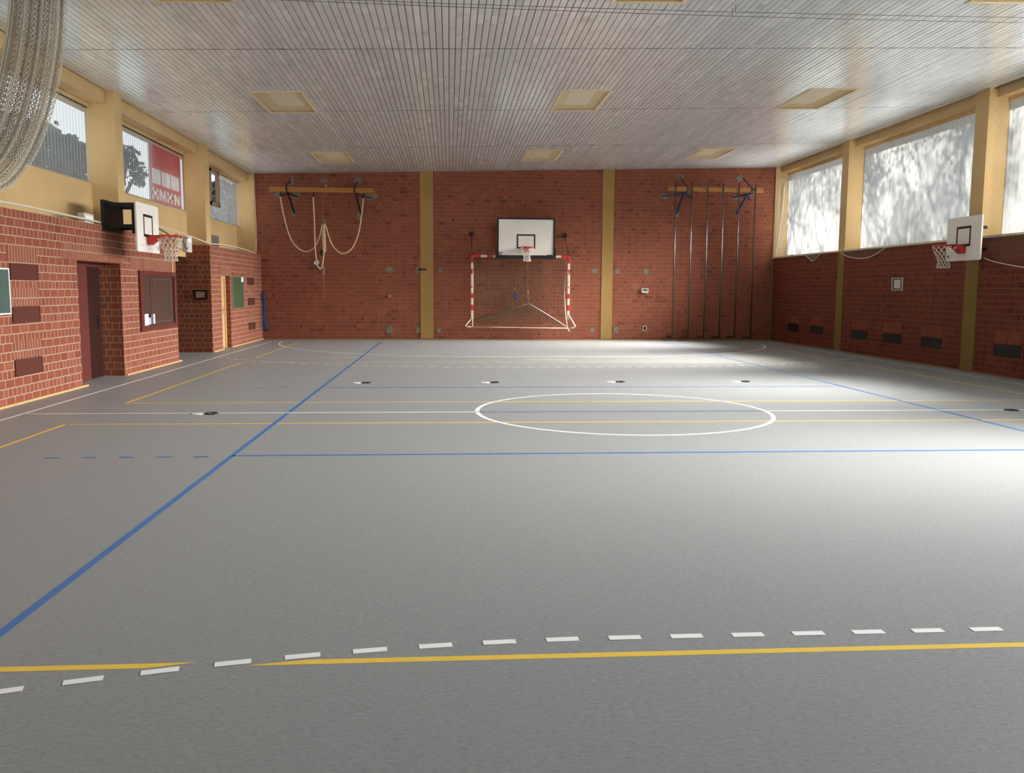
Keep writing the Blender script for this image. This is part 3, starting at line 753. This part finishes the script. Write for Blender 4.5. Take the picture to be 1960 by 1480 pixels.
for i, (lab, P) in enumerate(RP_.items()):
    m = MB(); yy = (28.30, 28.26, 28.33)[i]; m.tube(smooth([(x, yy, z) for x, z in P]), .021, 7)
    tag(m.build('climbing_rope', ROPE), lab, 'rope', 'climbing ropes of the end wall')
CORD = plain('red_brown_cord', (150, 96, 70), .8)
e = thing('pull_cord', 'thin cord with a tie block and end loop holding the climbing ropes together', 'cord', (-4.0, 28.3, 3.7))
m = MB(); m.tube([(-3.995, 28.93, 4.96), (-3.985, 28.48, 4.9), (-3.985, 28.31, 4.66), (-3.985, 28.28, 3.9)], .011, 5); m.build('cord', CORD, e)
m = MB(); m.tube([(-4.01, 28.28, 2.1), (-4.02, 28.28, 1.52)], .012, 5)
m.tube([(-4.02+.045*math.sin(2*PI*k/12), 28.28, 1.44+.07*math.cos(2*PI*k/12)) for k in range(12)], .012, 5, True); m.build('end_loop', CORD, e)
m = MB(); m.prism([(-3.985, 3.92), (-4.04, 3.80), (-4.045, 3.68), (-3.93, 3.68), (-3.93, 3.80)], 'y', 28.26, 28.33); m.build('tie_head', plain('grey_tie_head', (120, 110, 92), .7), e); m = MB(); m.bevbox(-4.05, -3.99, 28.36, 28.42, 2.75, 3.68, .01, 'z'); m.build('tie_block', plain('grey_tie', (120, 110, 92), .7), e)
m = MB(); m.bevbox(-4.04, -3.98, 28.26, 28.31, 2.1, 2.36, .01, 'z'); m.build('clamp', plain('grey_clamp', (140, 130, 112), .6), e)
m = MB(); m.bevbox(-3.94, -3.88, 28.36, 28.42, 3.4, 3.6, .01, 'z'); m.build('strap', BLACK, e); m = MB(); m.bevbox(-4.12, -4.05, 28.4, 28.45, 2.72, 2.9, .01, 'z'); m.build('strap', BLACK, e)
m = MB(); m.disc((-3.99, 28.95, 4.97), 'y', .035, .06, 10); m.build('wall_pulley', SILVER, e)
s = MB(); s.disc((-4.33, 28.985, 2.51), 'y', .11, .012, 28)
s = tag(s.build('ban_sign', PAPER), 'small round white prohibition sign on the end wall behind the ropes', 'sign')
m = MB(); m.tube([(-4.33+.1*math.cos(2*PI*k/28), 28.976, 2.51+.1*math.sin(2*PI*k/28)) for k in range(28)], .012, 6, True); m.beam((-4.40, 28.976, 2.58), (-4.26, 28.976, 2.44), .006, .022, (1, 0, 1)); m.build('ban_ring', BLACK, s)

# ------------------------------------------------------------------ climbing poles (right of the end wall)
e = thing('pole_beam', 'long pine beam on blue brackets holding six steel climbing poles', 'climbing frame', (8.7, 28.4, 4.95), 'wooden climbing beams of the end wall')
m = MB(); m.bevbox(7.10, 10.30, 28.36, 28.48, 4.89, 5.03, .012, 'x', 2); m.build('beam', WOODB, e)
for x, xa, dx in ((7.75, 7.06, -.09), (9.9, 9.5, -.1)):
    b = MB()
    b.tube([(dx+x, 28.97, 5.42), (x-.03, 28.5, 5.12), (x, 28.34, 5.06), (x+.02, 28.34, 4.88)], .02, 6)
    b.beam((xa, 28.97, 4.78), (x, 28.4, 4.86), .05, .05); b.beam((x+(.35 if x < 9 else .14), 28.97, 4.73), (x-.1, 28.4, 4.84), .05, .05)
    b.beam((x-.18 if x < 9 else x-.3, 28.97, 4.24), (x-.1, 28.42, 4.84), .05, .05); b.disc((x+.02, 28.34, 4.86), 'y', .03, .05, 10)
    b.build('bracket', BLUESTEEL, e)
NTH = ('leftmost', 'second from the left', 'third from the left', 'fourth from the left', 'fifth from the left', 'rightmost')
for i, x in enumerate((7.36, 7.89, 8.42, 8.94, 9.465, 10.01)):
    m = MB(); m.tube([(x, 28.305, 5.19), (x, 28.305, .17)], .021, 10); m.box(x-.03, x+.03, 28.285, 28.37, 4.93, 4.99)
    o = tag(m.build('climbing_pole', CHROME), 'steel climbing pole on the pine beam, '+NTH[i], 'climbing pole', 'climbing poles of the end wall')
    f = MB(); f.tube([(x, 28.305, .17), (x, 28.305, .10)], .026, 10); f.box(x-.03, x+.03, 28.29, 28.985, .10, .14); f.build('foot', STEEL_B, o)

# ------------------------------------------------------------------ small things on the end wall
t = thing('wall_thermostat', 'white wall unit with dark display beside the right ochre column', 'wall unit', (6.57, 28.97, 1.66))
m = MB(); m.bevbox(6.45, 6.68, 28.95, 29.0, 1.58, 1.735, .02, 'y'); m.build('case', GREYPL, t)
m = MB(); m.box(6.495, 6.64, 28.945, 28.95, 1.655, 1.705); m.build('display', BLACK, t)
m = MB(); m.tube([(-1.0, 29.0, 2.31), (-1.03, 28.95, 2.31), (-.76, 28.93, 2.315)], .022, 6)
tag(m.build('wall_hook', STEEL_B), 'short black iron hook beside the left ochre column', 'hook')
m = MB(); m.disc((-1.99, 28.98, 1.42), 'y', .035, .04, 10); m.tube([(-2.0, 28.95, 1.40), (-1.95, 28.93, 1.46)], .02, 6)
tag(m.build('wall_tap', SILVER), 'small silver fitting on the brick left of the left ochre column', 'fitting')
m = MB(); m.box(6.54, 6.63, 28.985, 29.0, .33, .45)
t = tag(m.build('wall_socket', STEEL_B), 'small black socket low on the end wall below the white unit', 'socket')
m = MB(); m.rim('y', 28.985, 29.0, 6.52, 6.65, .31, .47, .02, .02); m.build('rim', GREYPL, t)
# blue strap bundle hanging in the far left corner
t = thing('strap_bundle', 'blue folded straps hanging in the far left corner', 'straps', (-6.03, 28.9, 1.5))
m = MB()
for k, (dx, dy, ww) in enumerate(((.0, .0, .05), (.03, -.03, .045), (.015, .03, .04))):
    P = smooth([(-6.08+dx, 28.9+dy, 1.52), (-6.06+dx, 28.88+dy, 1.2), (-6.05+dx, 28.86+dy, .9), (-6.04+dx*1.5, 28.84+dy*2, .55), (-6.03+dx*3, 28.84+dy*3, .32)])
    for a, b in zip(P[:-1], P[1:]): m.beam(a, b, ww*1.3, .02, (0, 1, 0))
m.build('strap', BLUEF, t)
m = MB(); m.tube([(-6.10, 28.9, 1.54), (-6.02, 28.9, 1.53)], .015, 6); m.build('hook', BLACK, t)
m = MB(); m.box(-6.06, -5.9, 28.8, 28.86, .27, .31); m.build('buckle', STEEL_B, t)

# ------------------------------------------------------------------ things on the left wall
def vent(loc, label, w, h, mats, face, group, ribs):
    """built facing +X with the corner at loc; face -1 turns it towards -X"""
    e = thing('vent_grille', label, 'vent', loc, group); s = face
    p = MB(); x0, y0, z0 = loc
    p.box(min(x0, x0+s*.008), max(x0, x0+s*.008), y0, y0+w, z0, z0+h); p.build('plate', mats, e)
    r = MB()
    for k in range(ribs):
        z = z0+.012+(h-.024)*(k+.5)/ribs; r.box(min(x0+s*.008, x0+s*.014), max(x0+s*.008, x0+s*.014), y0+.012, y0+w-.012, z-.35*h/ribs/2, z+.35*h/ribs/2)
    r.build('slat', mats, e, kind='stuff')
    r = MB(); a, b = sorted((x0+s*.008, x0+s*.018))
    r.rim('x', a, b, y0, y0+w, z0, z0+h, .01, .01)
    r.build('rim', mats, e)
    return e
v0 = vent((XL, 12.66, 1.755), 'maroon vent plate beside the green chalkboard, topmost of the near three', .815, .235, VENTM, 1, 'maroon vents of the left wall', 12)
for loc, lab in (((XL, 12.66, 1.145), 'maroon vent plate beside the green chalkboard, middle of the near three'), ((XL, 12.65, .395), 'maroon vent plate low on the left wall, lowest of the near three'),
                 ((XL, 27.0, 1.755), 'maroon vent plate right of the green pinboard, topmost of the far three'), ((XL, 27.02, 1.135), 'maroon vent plate right of the green pinboard, middle of the far three'), ((XL, 27.05, .38), 'maroon vent plate near the far left corner, lowest of the far three')):
    clone(v0, loc, lab)
v1 = vent((XR, RV[0][0], .41), 'black vent low on the right wall, nearest at the picture edge', .82, .23, VENTD, -1, 'black vents low on the right wall', 9)
for (a, b), lab in zip(RV[1:], ('first black vent left of the second right pilaster', 'middle black vent between the two right pilasters', 'first black vent right of the third right pilaster', 'first black vent left of the third right pilaster', 'black vent nearest the far right corner')):
    clone(v1, (XR, a, .41), lab)
e = thing('vent_grille', 'small grey vent on the ochre panel below the far left window', 'vent', (-6.30, 24.0, 2.84))
m = MB(); m.box(-6.72, -6.35, 23.75, 24.75, 2.80, 3.08); m.build('housing', plain('grey_vent_box', (112, 104, 92), .7), e)
m = MB(); m.box(-6.345, -6.34, 23.85, 24.7, 2.78, 2.83); m.box(-6.36, -6.345, 23.8, 24.72, 2.80, 3.06); m.build('front_plate', plain('grey_vent_front', (98, 90, 80), .7), e)
t = thing('chalkboard', 'green chalkboard with white chalk traces at the left picture edge', 'chalkboard', (XL, 12.0, 1.6))
m = MB(); m.box(XL, XL+.02, 11.4, 12.575, 1.30, 1.90); m.build('writing_surface', GREENB, t)
m = MB()
m.rim('x', XL, XL+.028, 11.38, 12.6, 1.28, 1.915, .022, .018)
m.build('frame', PAPER, t)
t = thing('display_cabinet', 'dark framed display window with papers in the left wall under the hoop', 'cabinet', (XL, 18.84, .79))
m = MB(); y0, y1, z0, z1 = 17.69, 19.98, .79, 2.0
m.rim('x', XL, XL+.04, y0, y1, z0, z1, .17, .10)
m.build('frame', MAROON, t)
m = MB(); m.box(XL-.001, XL+.004, y0+.17, y1-.17, z0+.1, z1-.1); m.build('back_panel', BRWOOD, t)
m = MB()
m.box(XL+.004, XL+.016, 18.36, 18.40, z0+.1, z1-.1); m.box(XL+.004, XL+.010, y0+.17, 18.36, 1.398, 1.408); m.box(XL+.004, XL+.010, 18.40, y1-.17, 1.398, 1.408)
m.rim('x', XL+.004, XL+.012, 18.5, 19.6, z0+.15, z1-.15, .05, .03)
m.build('mullion', plain('dark_mullion', (84, 66, 54), .5), t)
m = MB(); m.tube([(XL+.05, 19.7, 1.945), (XL+.06, 19.78, 1.945)], .012, 6); m.build('latch', SILVER, t)
for i, (ya, yb, za, zb_, lab, mm) in enumerate(((17.9, 18.12, .90, 1.13, 'plain white sheet at the left of the display window', PAPER), (18.13, 18.27, .91, 1.05, 'small grey printed slip beside the white sheet in the display window', plain('grey_print', (178, 174, 178), .7, var=.5, scale=30)),
        (18.26, 18.4, .93, 1.115, 'dark printed leaflet in the display window', plain('dark_print', (92, 84, 96), .7, var=.6, scale=30)), (18.41, 18.5, .92, 1.12, 'narrow white leaflet rightmost of the papers in the display window', PAPER))):
    m = MB(); m.box(XL+.026, XL+.029, ya, yb, za, zb_); tag(m.build('paper_sheet', mm), lab, 'paper', 'papers in the display window')
m = MB(); m.box(XL, XL+.02, 19.78, 19.86, 2.0, 2.70)
tag(m.build('wood_batten', WOODL), 'slim light wood batten above the display window behind the left net', 'batten')
t = thing('picture_frame', 'black framed picture on the brown cheek of the left niche', 'picture', (-6.38, 22.94, 1.5))
m = MB()
m.rim('y', 22.915, 22.944, -6.55, -6.21, 1.37, 1.61, .05, .042)
m.build('frame', BLACK, t)
m = MB(); m.box(-6.5, -6.26, 22.93, 22.944, 1.41, 1.565); m.build('print', PICT, t)
t = thing('pinboard', 'green pinboard with a white note between the far door and vents', 'pinboard', (XL, 25.7, 1.5))
m = MB(); m.box(XL, XL+.02, 25.12, 26.38, 1.10, 1.98); m.build('felt', GREENF, t)
m = MB()
m.rim('x', XL, XL+.028, 25.05, 26.42, 1.08, 2.0, .06, .02)
m.build('frame', SILVER, t)
m = MB(); m.box(XL+.021, XL+.026, 26.14, 26.4, 1.84, 1.99); m.build('note', PAPER, t)
t = thing('picture_frame', 'small white framed notice with black mount on the right wall', 'picture', (XR, 20.6, 1.86))
m = MB()
m.rim('x', XR-.03, XR, 20.36, 20.86, 1.70, 2.01, .025, .02)
m.build('frame', GREYPL, t)
m = MB(); m.box(XR-.012, XR, 20.385, 20.835, 1.72, 1.99); m.build('mount', BLACK, t)
m = MB(); m.box(XR-.018, XR-.012, 20.46, 20.76, 1.748, 1.962); m.build('notice', GREYPL, t)
for loc, lab in (((-6.25, 15.67, 2.83), 'white junction box on the ledge left of the second left pilaster'), ((-6.2, 21.3, 2.78), 'white junction box at the ledge above the left niche')):
    t = thing('junction_box', lab, 'junction box', loc, 'junction boxes of the left ledge')
    x, y, z = loc; m = MB(); m.bevbox(x-.06, x+.05, y-.2, y+.2, z-.075 if y < 20 else z-.28, z+.09, .015, 'x'); m.build('case', GREYPL, t)
    m = MB(); m.box(x+.05, x+.056, y-.16, y+.16, z-.05, z+.05); m.build('lid', PAPER, t)
m = MB(); m.tube(smooth([(-6.15, 18.9, 2.93), (-6.12, 19.4, 2.86), (-6.14, 19.9, 2.80), (-6.1, 20.2, 2.84), (-6.14, 20.6, 2.80), (-6.12, 21.1, 2.82)]), .016, 5)
m.tube(smooth([(-6.1, 19.9, 2.8), (-6.08, 20.05, 2.7), (-6.08, 20.1, 2.55), (-6.1, 20.15, 2.45)]), .012, 5)
m.tube(smooth([(-6.1, 20.6, 2.8), (-6.08, 20.7, 2.62), (-6.1, 20.9, 2.56), (-6.12, 21.1, 2.6)]), .012, 5)
tag(m.build('loose_cable', CABLE), 'loose dark cables draped over the ledge behind the left hoop net', 'cable')

# ------------------------------------------------------------------ floor sockets
def sock(loc, label, first=[None]):
    if first[0] is not None: return clone(first[0], loc, label)
    e = thing('floor_socket', label, 'floor socket', loc, 'sleeve sockets in the floor'); x, y, _ = loc
    m = MB(); m.disc((x, y, .004), 'z', .085, .008, 24); m.build('lid', WHITE, e, 'white lid')
    m = MB(); m.tube([(x+.17+.075*math.cos(2*PI*k/20), y+.075*math.sin(2*PI*k/20), .006) for k in range(20)], .012, 6, True); m.build('ring', STEEL_B, e)
    m = MB(); m.disc((x+.17, y, .003), 'z', .07, .004, 20); m.build('sleeve', DARK, e)
    m = MB(); m.disc((x+.15, y, .007), 'z', .022, .008, 12); m.build('catch', SILVER, e)
    first[0] = e; return e
for loc, lab in (((-1.64, 15.45, 0), 'floor socket with white lid, leftmost of the far row'), ((.64, 15.47, 0), 'floor socket with white lid, second from left in the far row'),
                 ((2.93, 15.53, 0), 'floor socket with white lid, third from left in the far row'), ((5.27, 15.55, 0), 'floor socket with white lid, rightmost of the far row'), ((-3.32, 11.64, 0), 'floor socket with white lid on the left end of the white centre line')):
    sock(loc, lab)
m = MB(); m.disc((7.97, 11.68, .004), 'z', .1, .006, 24)
t = tag(m.build('floor_socket', STEEL_B), 'closed dark floor socket on the white centre line at the right', 'floor socket', 'sleeve sockets in the floor')
m = MB(); m.disc((7.97, 11.68, .008), 'z', .03, .004, 12); m.build('key_hole', DARK, t)

# ------------------------------------------------------------------ safety nets
def flat_net(name, label, y0, y1, zt, zb_, x, mat, st=.055, r=.0016):
    e = thing(name, label, 'net', (x, (y0+y1)/2, zt), 'ball safety nets in front of the windows')
    m = MB(); L = y1-y0; H = zt-min(zb_(y0+L*k/10) for k in range(11))
    n = int((L+H)/st)
    for i in range(n):
        for s in (1, -1):
            t = i*st; P = []
            steps = int(H/.22)+1
            for k in range(steps+1):
                d = H*k/steps; y = (y0-H+t+d) if s == 1 else (y1+H-t-d); z = zt-d
                if y0 <= y <= y1 and z >= zb_(y): P.append((x+.015*math.sin(y*2+z), y, z))
            if len(P) > 1: m.tube(P, r, 3)
    m.build('mesh', mat, e, kind='stuff')
    m = MB(); m.tube([(x+.0, y0+L*k/24, zb_(y0+L*k/24)) for k in range(25)], .012, 6); m.build('bottom_rope', NETB, e)
    m = MB(); m.tube([(x, y0, zt), (x, y1, zt)], .006, 5); m.build('top_wire', CABLE, e)
flat_net('safety_net', 'fine safety net hanging in front of the nearest right window', 11.7, 17.1, 5.70, lambda y: 2.36-.30*math.sin(PI*min(1, max(0, (17.1-y)/5.4)))**.8, 10.86, NETD)
# gathered net with ropes on the two far right ledges
for (P, lab) in (([(10.9, 23.75, 2.74), (10.9, 23.3, 2.62), (10.9, 22.7, 2.55), (10.9, 22.1, 2.56), (10.9, 21.6, 2.66), (10.9, 21.25, 2.77)], 'net rope sagging from the right ledge left of the hoop'),
                 ([(10.9, 26.2, 2.77), (10.9, 25.9, 2.66), (10.9, 25.65, 2.57), (10.9, 25.4, 2.64), (10.9, 25.1, 2.77)], 'net rope sagging from the right ledge under the far window')):
    e = thing('net_loop', lab, 'net', P[0], 'net loops on the right ledge'); Q = smooth(P); m = MB(); m.tube(Q, .014, 6); m.build('rope', NETB, e)
    m = MB()
    for i, p in enumerate(Q):
        if 0 < i < len(Q)-1: m.tube([p, (p.x, p.y+.10, 2.78)], .003, 3); m.tube([p, (p.x, p.y-.10, 2.78)], .003, 3)
    m.build('mesh', NETD, e)
# folded end of the net in the far right corner
e = thing('gathered_net', 'pale net gathered in folds on the far right corner column', 'net', (10.92, 28.8, 3.6))
m = MB()
for k in range(16):
    y = 28.86-.055*k*.35; x = 10.92+.025*k
    m.tube(smooth([(x, 28.85, 5.5), (x-.01+.02*math.sin(k), 28.8, 4.6), (x-.005*k+.02, 28.76, 3.7), (10.9+.03*(k % 9), 28.7, 3.1), (10.9+.035*(k % 10), 28.66, 2.84)]), .004, 3)
for j in range(34):
    z = 2.9+j*.075; m.tube([(10.92+.025*k, 28.84-.02*((k+j) % 2)-.06*(5.5-z)/2.7, z) for k in range(16)], .0025, 3)
m.build('mesh', NETB, e, kind='stuff')
m = MB(); m.tube(smooth([(11.14, 28.7, 5.2), (11.08, 28.68, 4.2), (10.98, 28.66, 3.4), (10.90, 28.62, 2.84), (11.0, 28.3, 2.83), (11.0, 27.4, 2.83)]), .012, 6); m.build('edge_rope', NETW, e)
# ropes along the left ledges
for P, lab in (([(-6.16, 11.6, 2.80), (-6.16, 13, 2.83), (-6.15, 15.2, 2.81), (-6.16, 17.4, 2.80), (-6.18, 18.9, 2.93)], 'pale net rope lying along the ledge above the near left bricks'),
               ([(-6.2, 19.0, 2.98), (-6.2, 20.2, 2.94), (-6.2, 21.4, 2.90), (-6.16, 22.6, 2.82), (-6.18, 23.3, 2.80), (-6.18, 24.6, 2.84), (-6.16, 26.5, 2.83), (-6.2, 28.5, 2.79)], 'pale net rope lying along the ledge towards the far left corner')):
    m = MB(); m.tube(smooth(P), .017, 6); tag(m.build('net_rope', NETB), lab, 'rope', 'net ropes on the left ledges')
m = MB()
m.tube(smooth([(-6.2, 28.7, 5.1), (-6.19, 28.72, 4.2), (-6.17, 28.7, 3.4), (-6.16, 28.55, 2.80)]), .008, 5)
tag(m.build('net_rope', NETB), 'pale net edge rope hanging down the far left corner column', 'rope', 'net ropes on the left ledges')

# big gathered ball net at the upper left
def bundle():
    e = thing('gathered_net', 'thick white ball net gathered and swept aside at the upper left corner', 'net', (-5.1, 11.6, 5.3))
    C = smooth([(-5.02, 11.55, 5.36), (-5.08, 11.61, 5.2), (-5.2, 11.72, 4.72), (-5.35, 11.76, 4.16), (-5.55, 11.78, 3.64), (-5.75, 11.68, 3.23), (-5.95, 11.43, 2.94), (-6.15, 11.2, 2.75)], 16)
    Wd = []
    K = len(C)
    for i in range(K):
        t = i/(K-1); Wd.append(.27+.05*math.sin(PI*t)-.20*max(0, t-.75)/.25)
    NU = 64
    def prof(u, L):                    # u 0..1 across the cloth: irregular folds, two layers
        a = u*2-1; q = L*1.7
        return (a+.05*math.sin(17*u+q)+.035*math.sin(41*u+2+q), .26*math.sin(21*u+q)+.16*math.sin(37*u+1.3+q)+.10*math.sin(63*u+q)+.25*L)
    frames = []
    for i, p in enumerate(C):
        t = (C[min(i+1, K-1)]-C[max(i-1, 0)]).normalized(); view = Vector((p.x, p.y, p.z-EYE)).normalized()
        s = t.cross(view).normalized(); d = t.cross(s).normalized(); frames.append((p, s, d))
    if frames[0][1].x < 0: frames = [(p, -s, d) for p, s, d in frames]
    def pt(u, i, L=0):
        p, s, d = frames[i]; a, b = prof(u, L); w = Wd[i]; return p+s*(a*w)+d*(b*w*.8)
    m = MB()
    for L in (0, 1, 2):
        for j in range(NU+1):
            m.tube([pt(min(1, max(0, (j+(.5 if (i+j) % 2 else -.5))/NU)), i, L) for i in range(K)], .0042, 3)
    m.build('mesh', NETB, e, kind='stuff')
    m = MB(); m.tube([pt(1, i) for i in range(K)], .008, 6); m.tube([pt(0, i) for i in range(K)], .008, 6); m.build('edge_rope', NETW, e)
    m = MB(); m.tube([(-5.4, 11.5, 5.352-.02), (-4.75, 11.62, 5.355)], .012, 6); m.build('rail', SILVER, e)
bundle()

# ------------------------------------------------------------------ outside the windows
def leaves(m, c, s, n, size, dens=1.0):
    for _ in range(n):
        while True:
            p = Vector((random.uniform(-1, 1), random.uniform(-1, 1), random.uniform(-1, 1)))
            if p.length < 1: break
        p = Vector((c[0]+p.x*s[0], c[1]+p.y*s[1], c[2]+p.z*s[2]))
        a = Vector((random.gauss(0, 1), random.gauss(0, 1), random.gauss(0, 1))).normalized(); b = a.orthogonal().normalized(); q = size*random.uniform(.6, 1.4)
        m.quad(p-a*q, p+b*q*.6, p+a*q, p-b*q*.6)
def bush(label, clumps, size, trunk):
    e = thing('tree', label, 'tree', (trunk[0], trunk[1], 0), 'trees outside the windows')
    m = MB()
    for c, s, n in clumps: leaves(m, c, s, n, size)
    m.build('foliage', LEAF, e)
    m = MB(); top = clumps[0][0]
    m.tube([(trunk[0], trunk[1], -.2), (trunk[0]+.05, trunk[1]+.03, 2.0), (top[0], top[1], top[2])], [.14, .11, .05], 8)
    for c, s, n in clumps[1:]: m.tube([(trunk[0]+.05, trunk[1]+.03, 2.4), ((trunk[0]+c[0])/2, (trunk[1]+c[1])/2, (2.6+c[2])/2+.1), c], [.07, .05, .02], 6)
    m.build('trunk', BARK, e)
bush('dark tree seen through the left window beside the gathered net', [((-8.6, 19.8, 4.1), (.5, 1.6, 1.2), 560), ((-8.6, 18.2, 3.6), (.5, 1.6, 1.0), 330), ((-8.6, 21.1, 3.6), (.4, .7, 1.0), 190), ((-8.6, 20.9, 4.6), (.3, .5, .5), 300), ((-8.6, 18.4, 4.5), (.4, 1.1, .6), 190)], .13, (-8.9, 19.2))
bush('leafy branch seen through the left window beside the red banner', [((-8.2, 23.3, 5.0), (.25, .75, .3), 150), ((-8.2, 22.5, 4.85), (.2, .45, .2), 60), ((-8.2, 24.0, 4.7), (.2, .5, .3), 70), ((-8.2, 23.5, 4.4), (.2, .7, .2), 25)], .09, (-8.3, 21.7))
bush('dark tree seen through the far left window by the corner', [((-8.4, 33.3, 4.5), (.4, 1.25, 1.15), 1500), ((-8.4, 34.3, 4.6), (.4, .6, 1.0), 700), ((-8.4, 32.6, 4.1), (.4, .6, .8), 400)], .13, (-8.8, 33.0))

t = thing('banner_sign', 'red and white lettered banner seen through the second left window', 'sign', (-6.86, 22.05, 3.7))
m = MB(); m.box(-6.87, -6.86, 20.9, 23.2, 3.62, 4.97); bo = m.build('panel', SIGNR, t)
m = MB(); xw0, xw1 = -6.86, -6.852
def wbox(y0, y1, z0, z1): m.box(xw0, xw1, y0, y1, z0, z1)
# two rows of pale letter blocks, unreadable through the sheet
for k, y in enumerate((21.0, 21.7, 22.42)):
    wbox(y, y+.6, 4.08, 4.42)
for k, y in enumerate((20.98, 21.5, 22.05, 22.62)):
    wbox(y, y+.10, 3.72, 3.98); wbox(y+.32, y+.42, 3.72, 3.98)
    if k % 2 == 0: wbox(y, y+.42, 3.82, 3.90)
    else: m.beam((-6.856, y+.05, 3.95), (-6.856, y+.37, 3.75), .008, .09, (0, .6, .8))
m.build('lettering', PAPER, bo)
m = MB(); m.box(-6.90, -6.87, 20.9, 20.94, 2.75, 4.97); m.box(-6.90, -6.87, 23.16, 23.2, 2.75, 4.97); m.build('batten', SILVER, t)

# bare trees outside on the right: only their dapple shows on the milky sheets
def bare_tree(label, x, y, h):
    e = thing('tree', label, 'tree', (x, y, 0), 'bare trees outside the right windows')
    m = MB(); lv = MB()
    def grow(p, d, l, r, n):
        if (p+d*l).x < 12.3: d = Vector((abs(d.x), d.y, d.z)).normalized()
        q = p+d*l; mid = (p+q)/2+Vector((random.uniform(-.05, .05), random.uniform(-.05, .05), 0))*l
        m.tube([p, mid, q], [r, r*.85, r*.7], 5)
        if n == 0:
            leaves(lv, (max(q.x, 12.6), q.y, q.z), (.42, .45, .5), 14, .055); return
        for k in range(3 if n > 1 else 4):
            a = (d+Vector((random.gauss(0, .45), random.gauss(0, .55), random.gauss(.12, .35)))).normalized()
            grow(q, a, l*random.uniform(.62, .82), r*.62, n-1)
    for zz, sg in ((.55, 1), (.55, -1), (.75, .4), (.75, -1.2), (.9, 1.3)): grow(Vector((x, y, h*.42*zz)), Vector((.15, sg*.9, .55)).normalized(), h*.17, .035, 3)
    grow(Vector((x, y, -.2)), Vector((random.uniform(-.05, .05), random.uniform(-.08, .08), 1)).normalized(), h*.42, .085, 5)
    m.build('branches', BARK, e); lv.build('foliage', LEAF, e)
for i, (x, y, h) in enumerate(((14.2, 13.4, 6.0), (13.8, 16.2, 6.4), (14.4, 18.6, 6.0), (13.8, 21.0, 6.6), (14.4, 23.4, 5.8), (13.8, 25.8, 6.4), (14.3, 28.0, 6.0), (13.9, 30.0, 6.4))):
    bare_tree('tree outside dappling the right windows, %s along the wall' % ('first', 'second', 'third', 'fourth', 'fifth', 'sixth', 'seventh', 'eighth')[i], x, y, h)
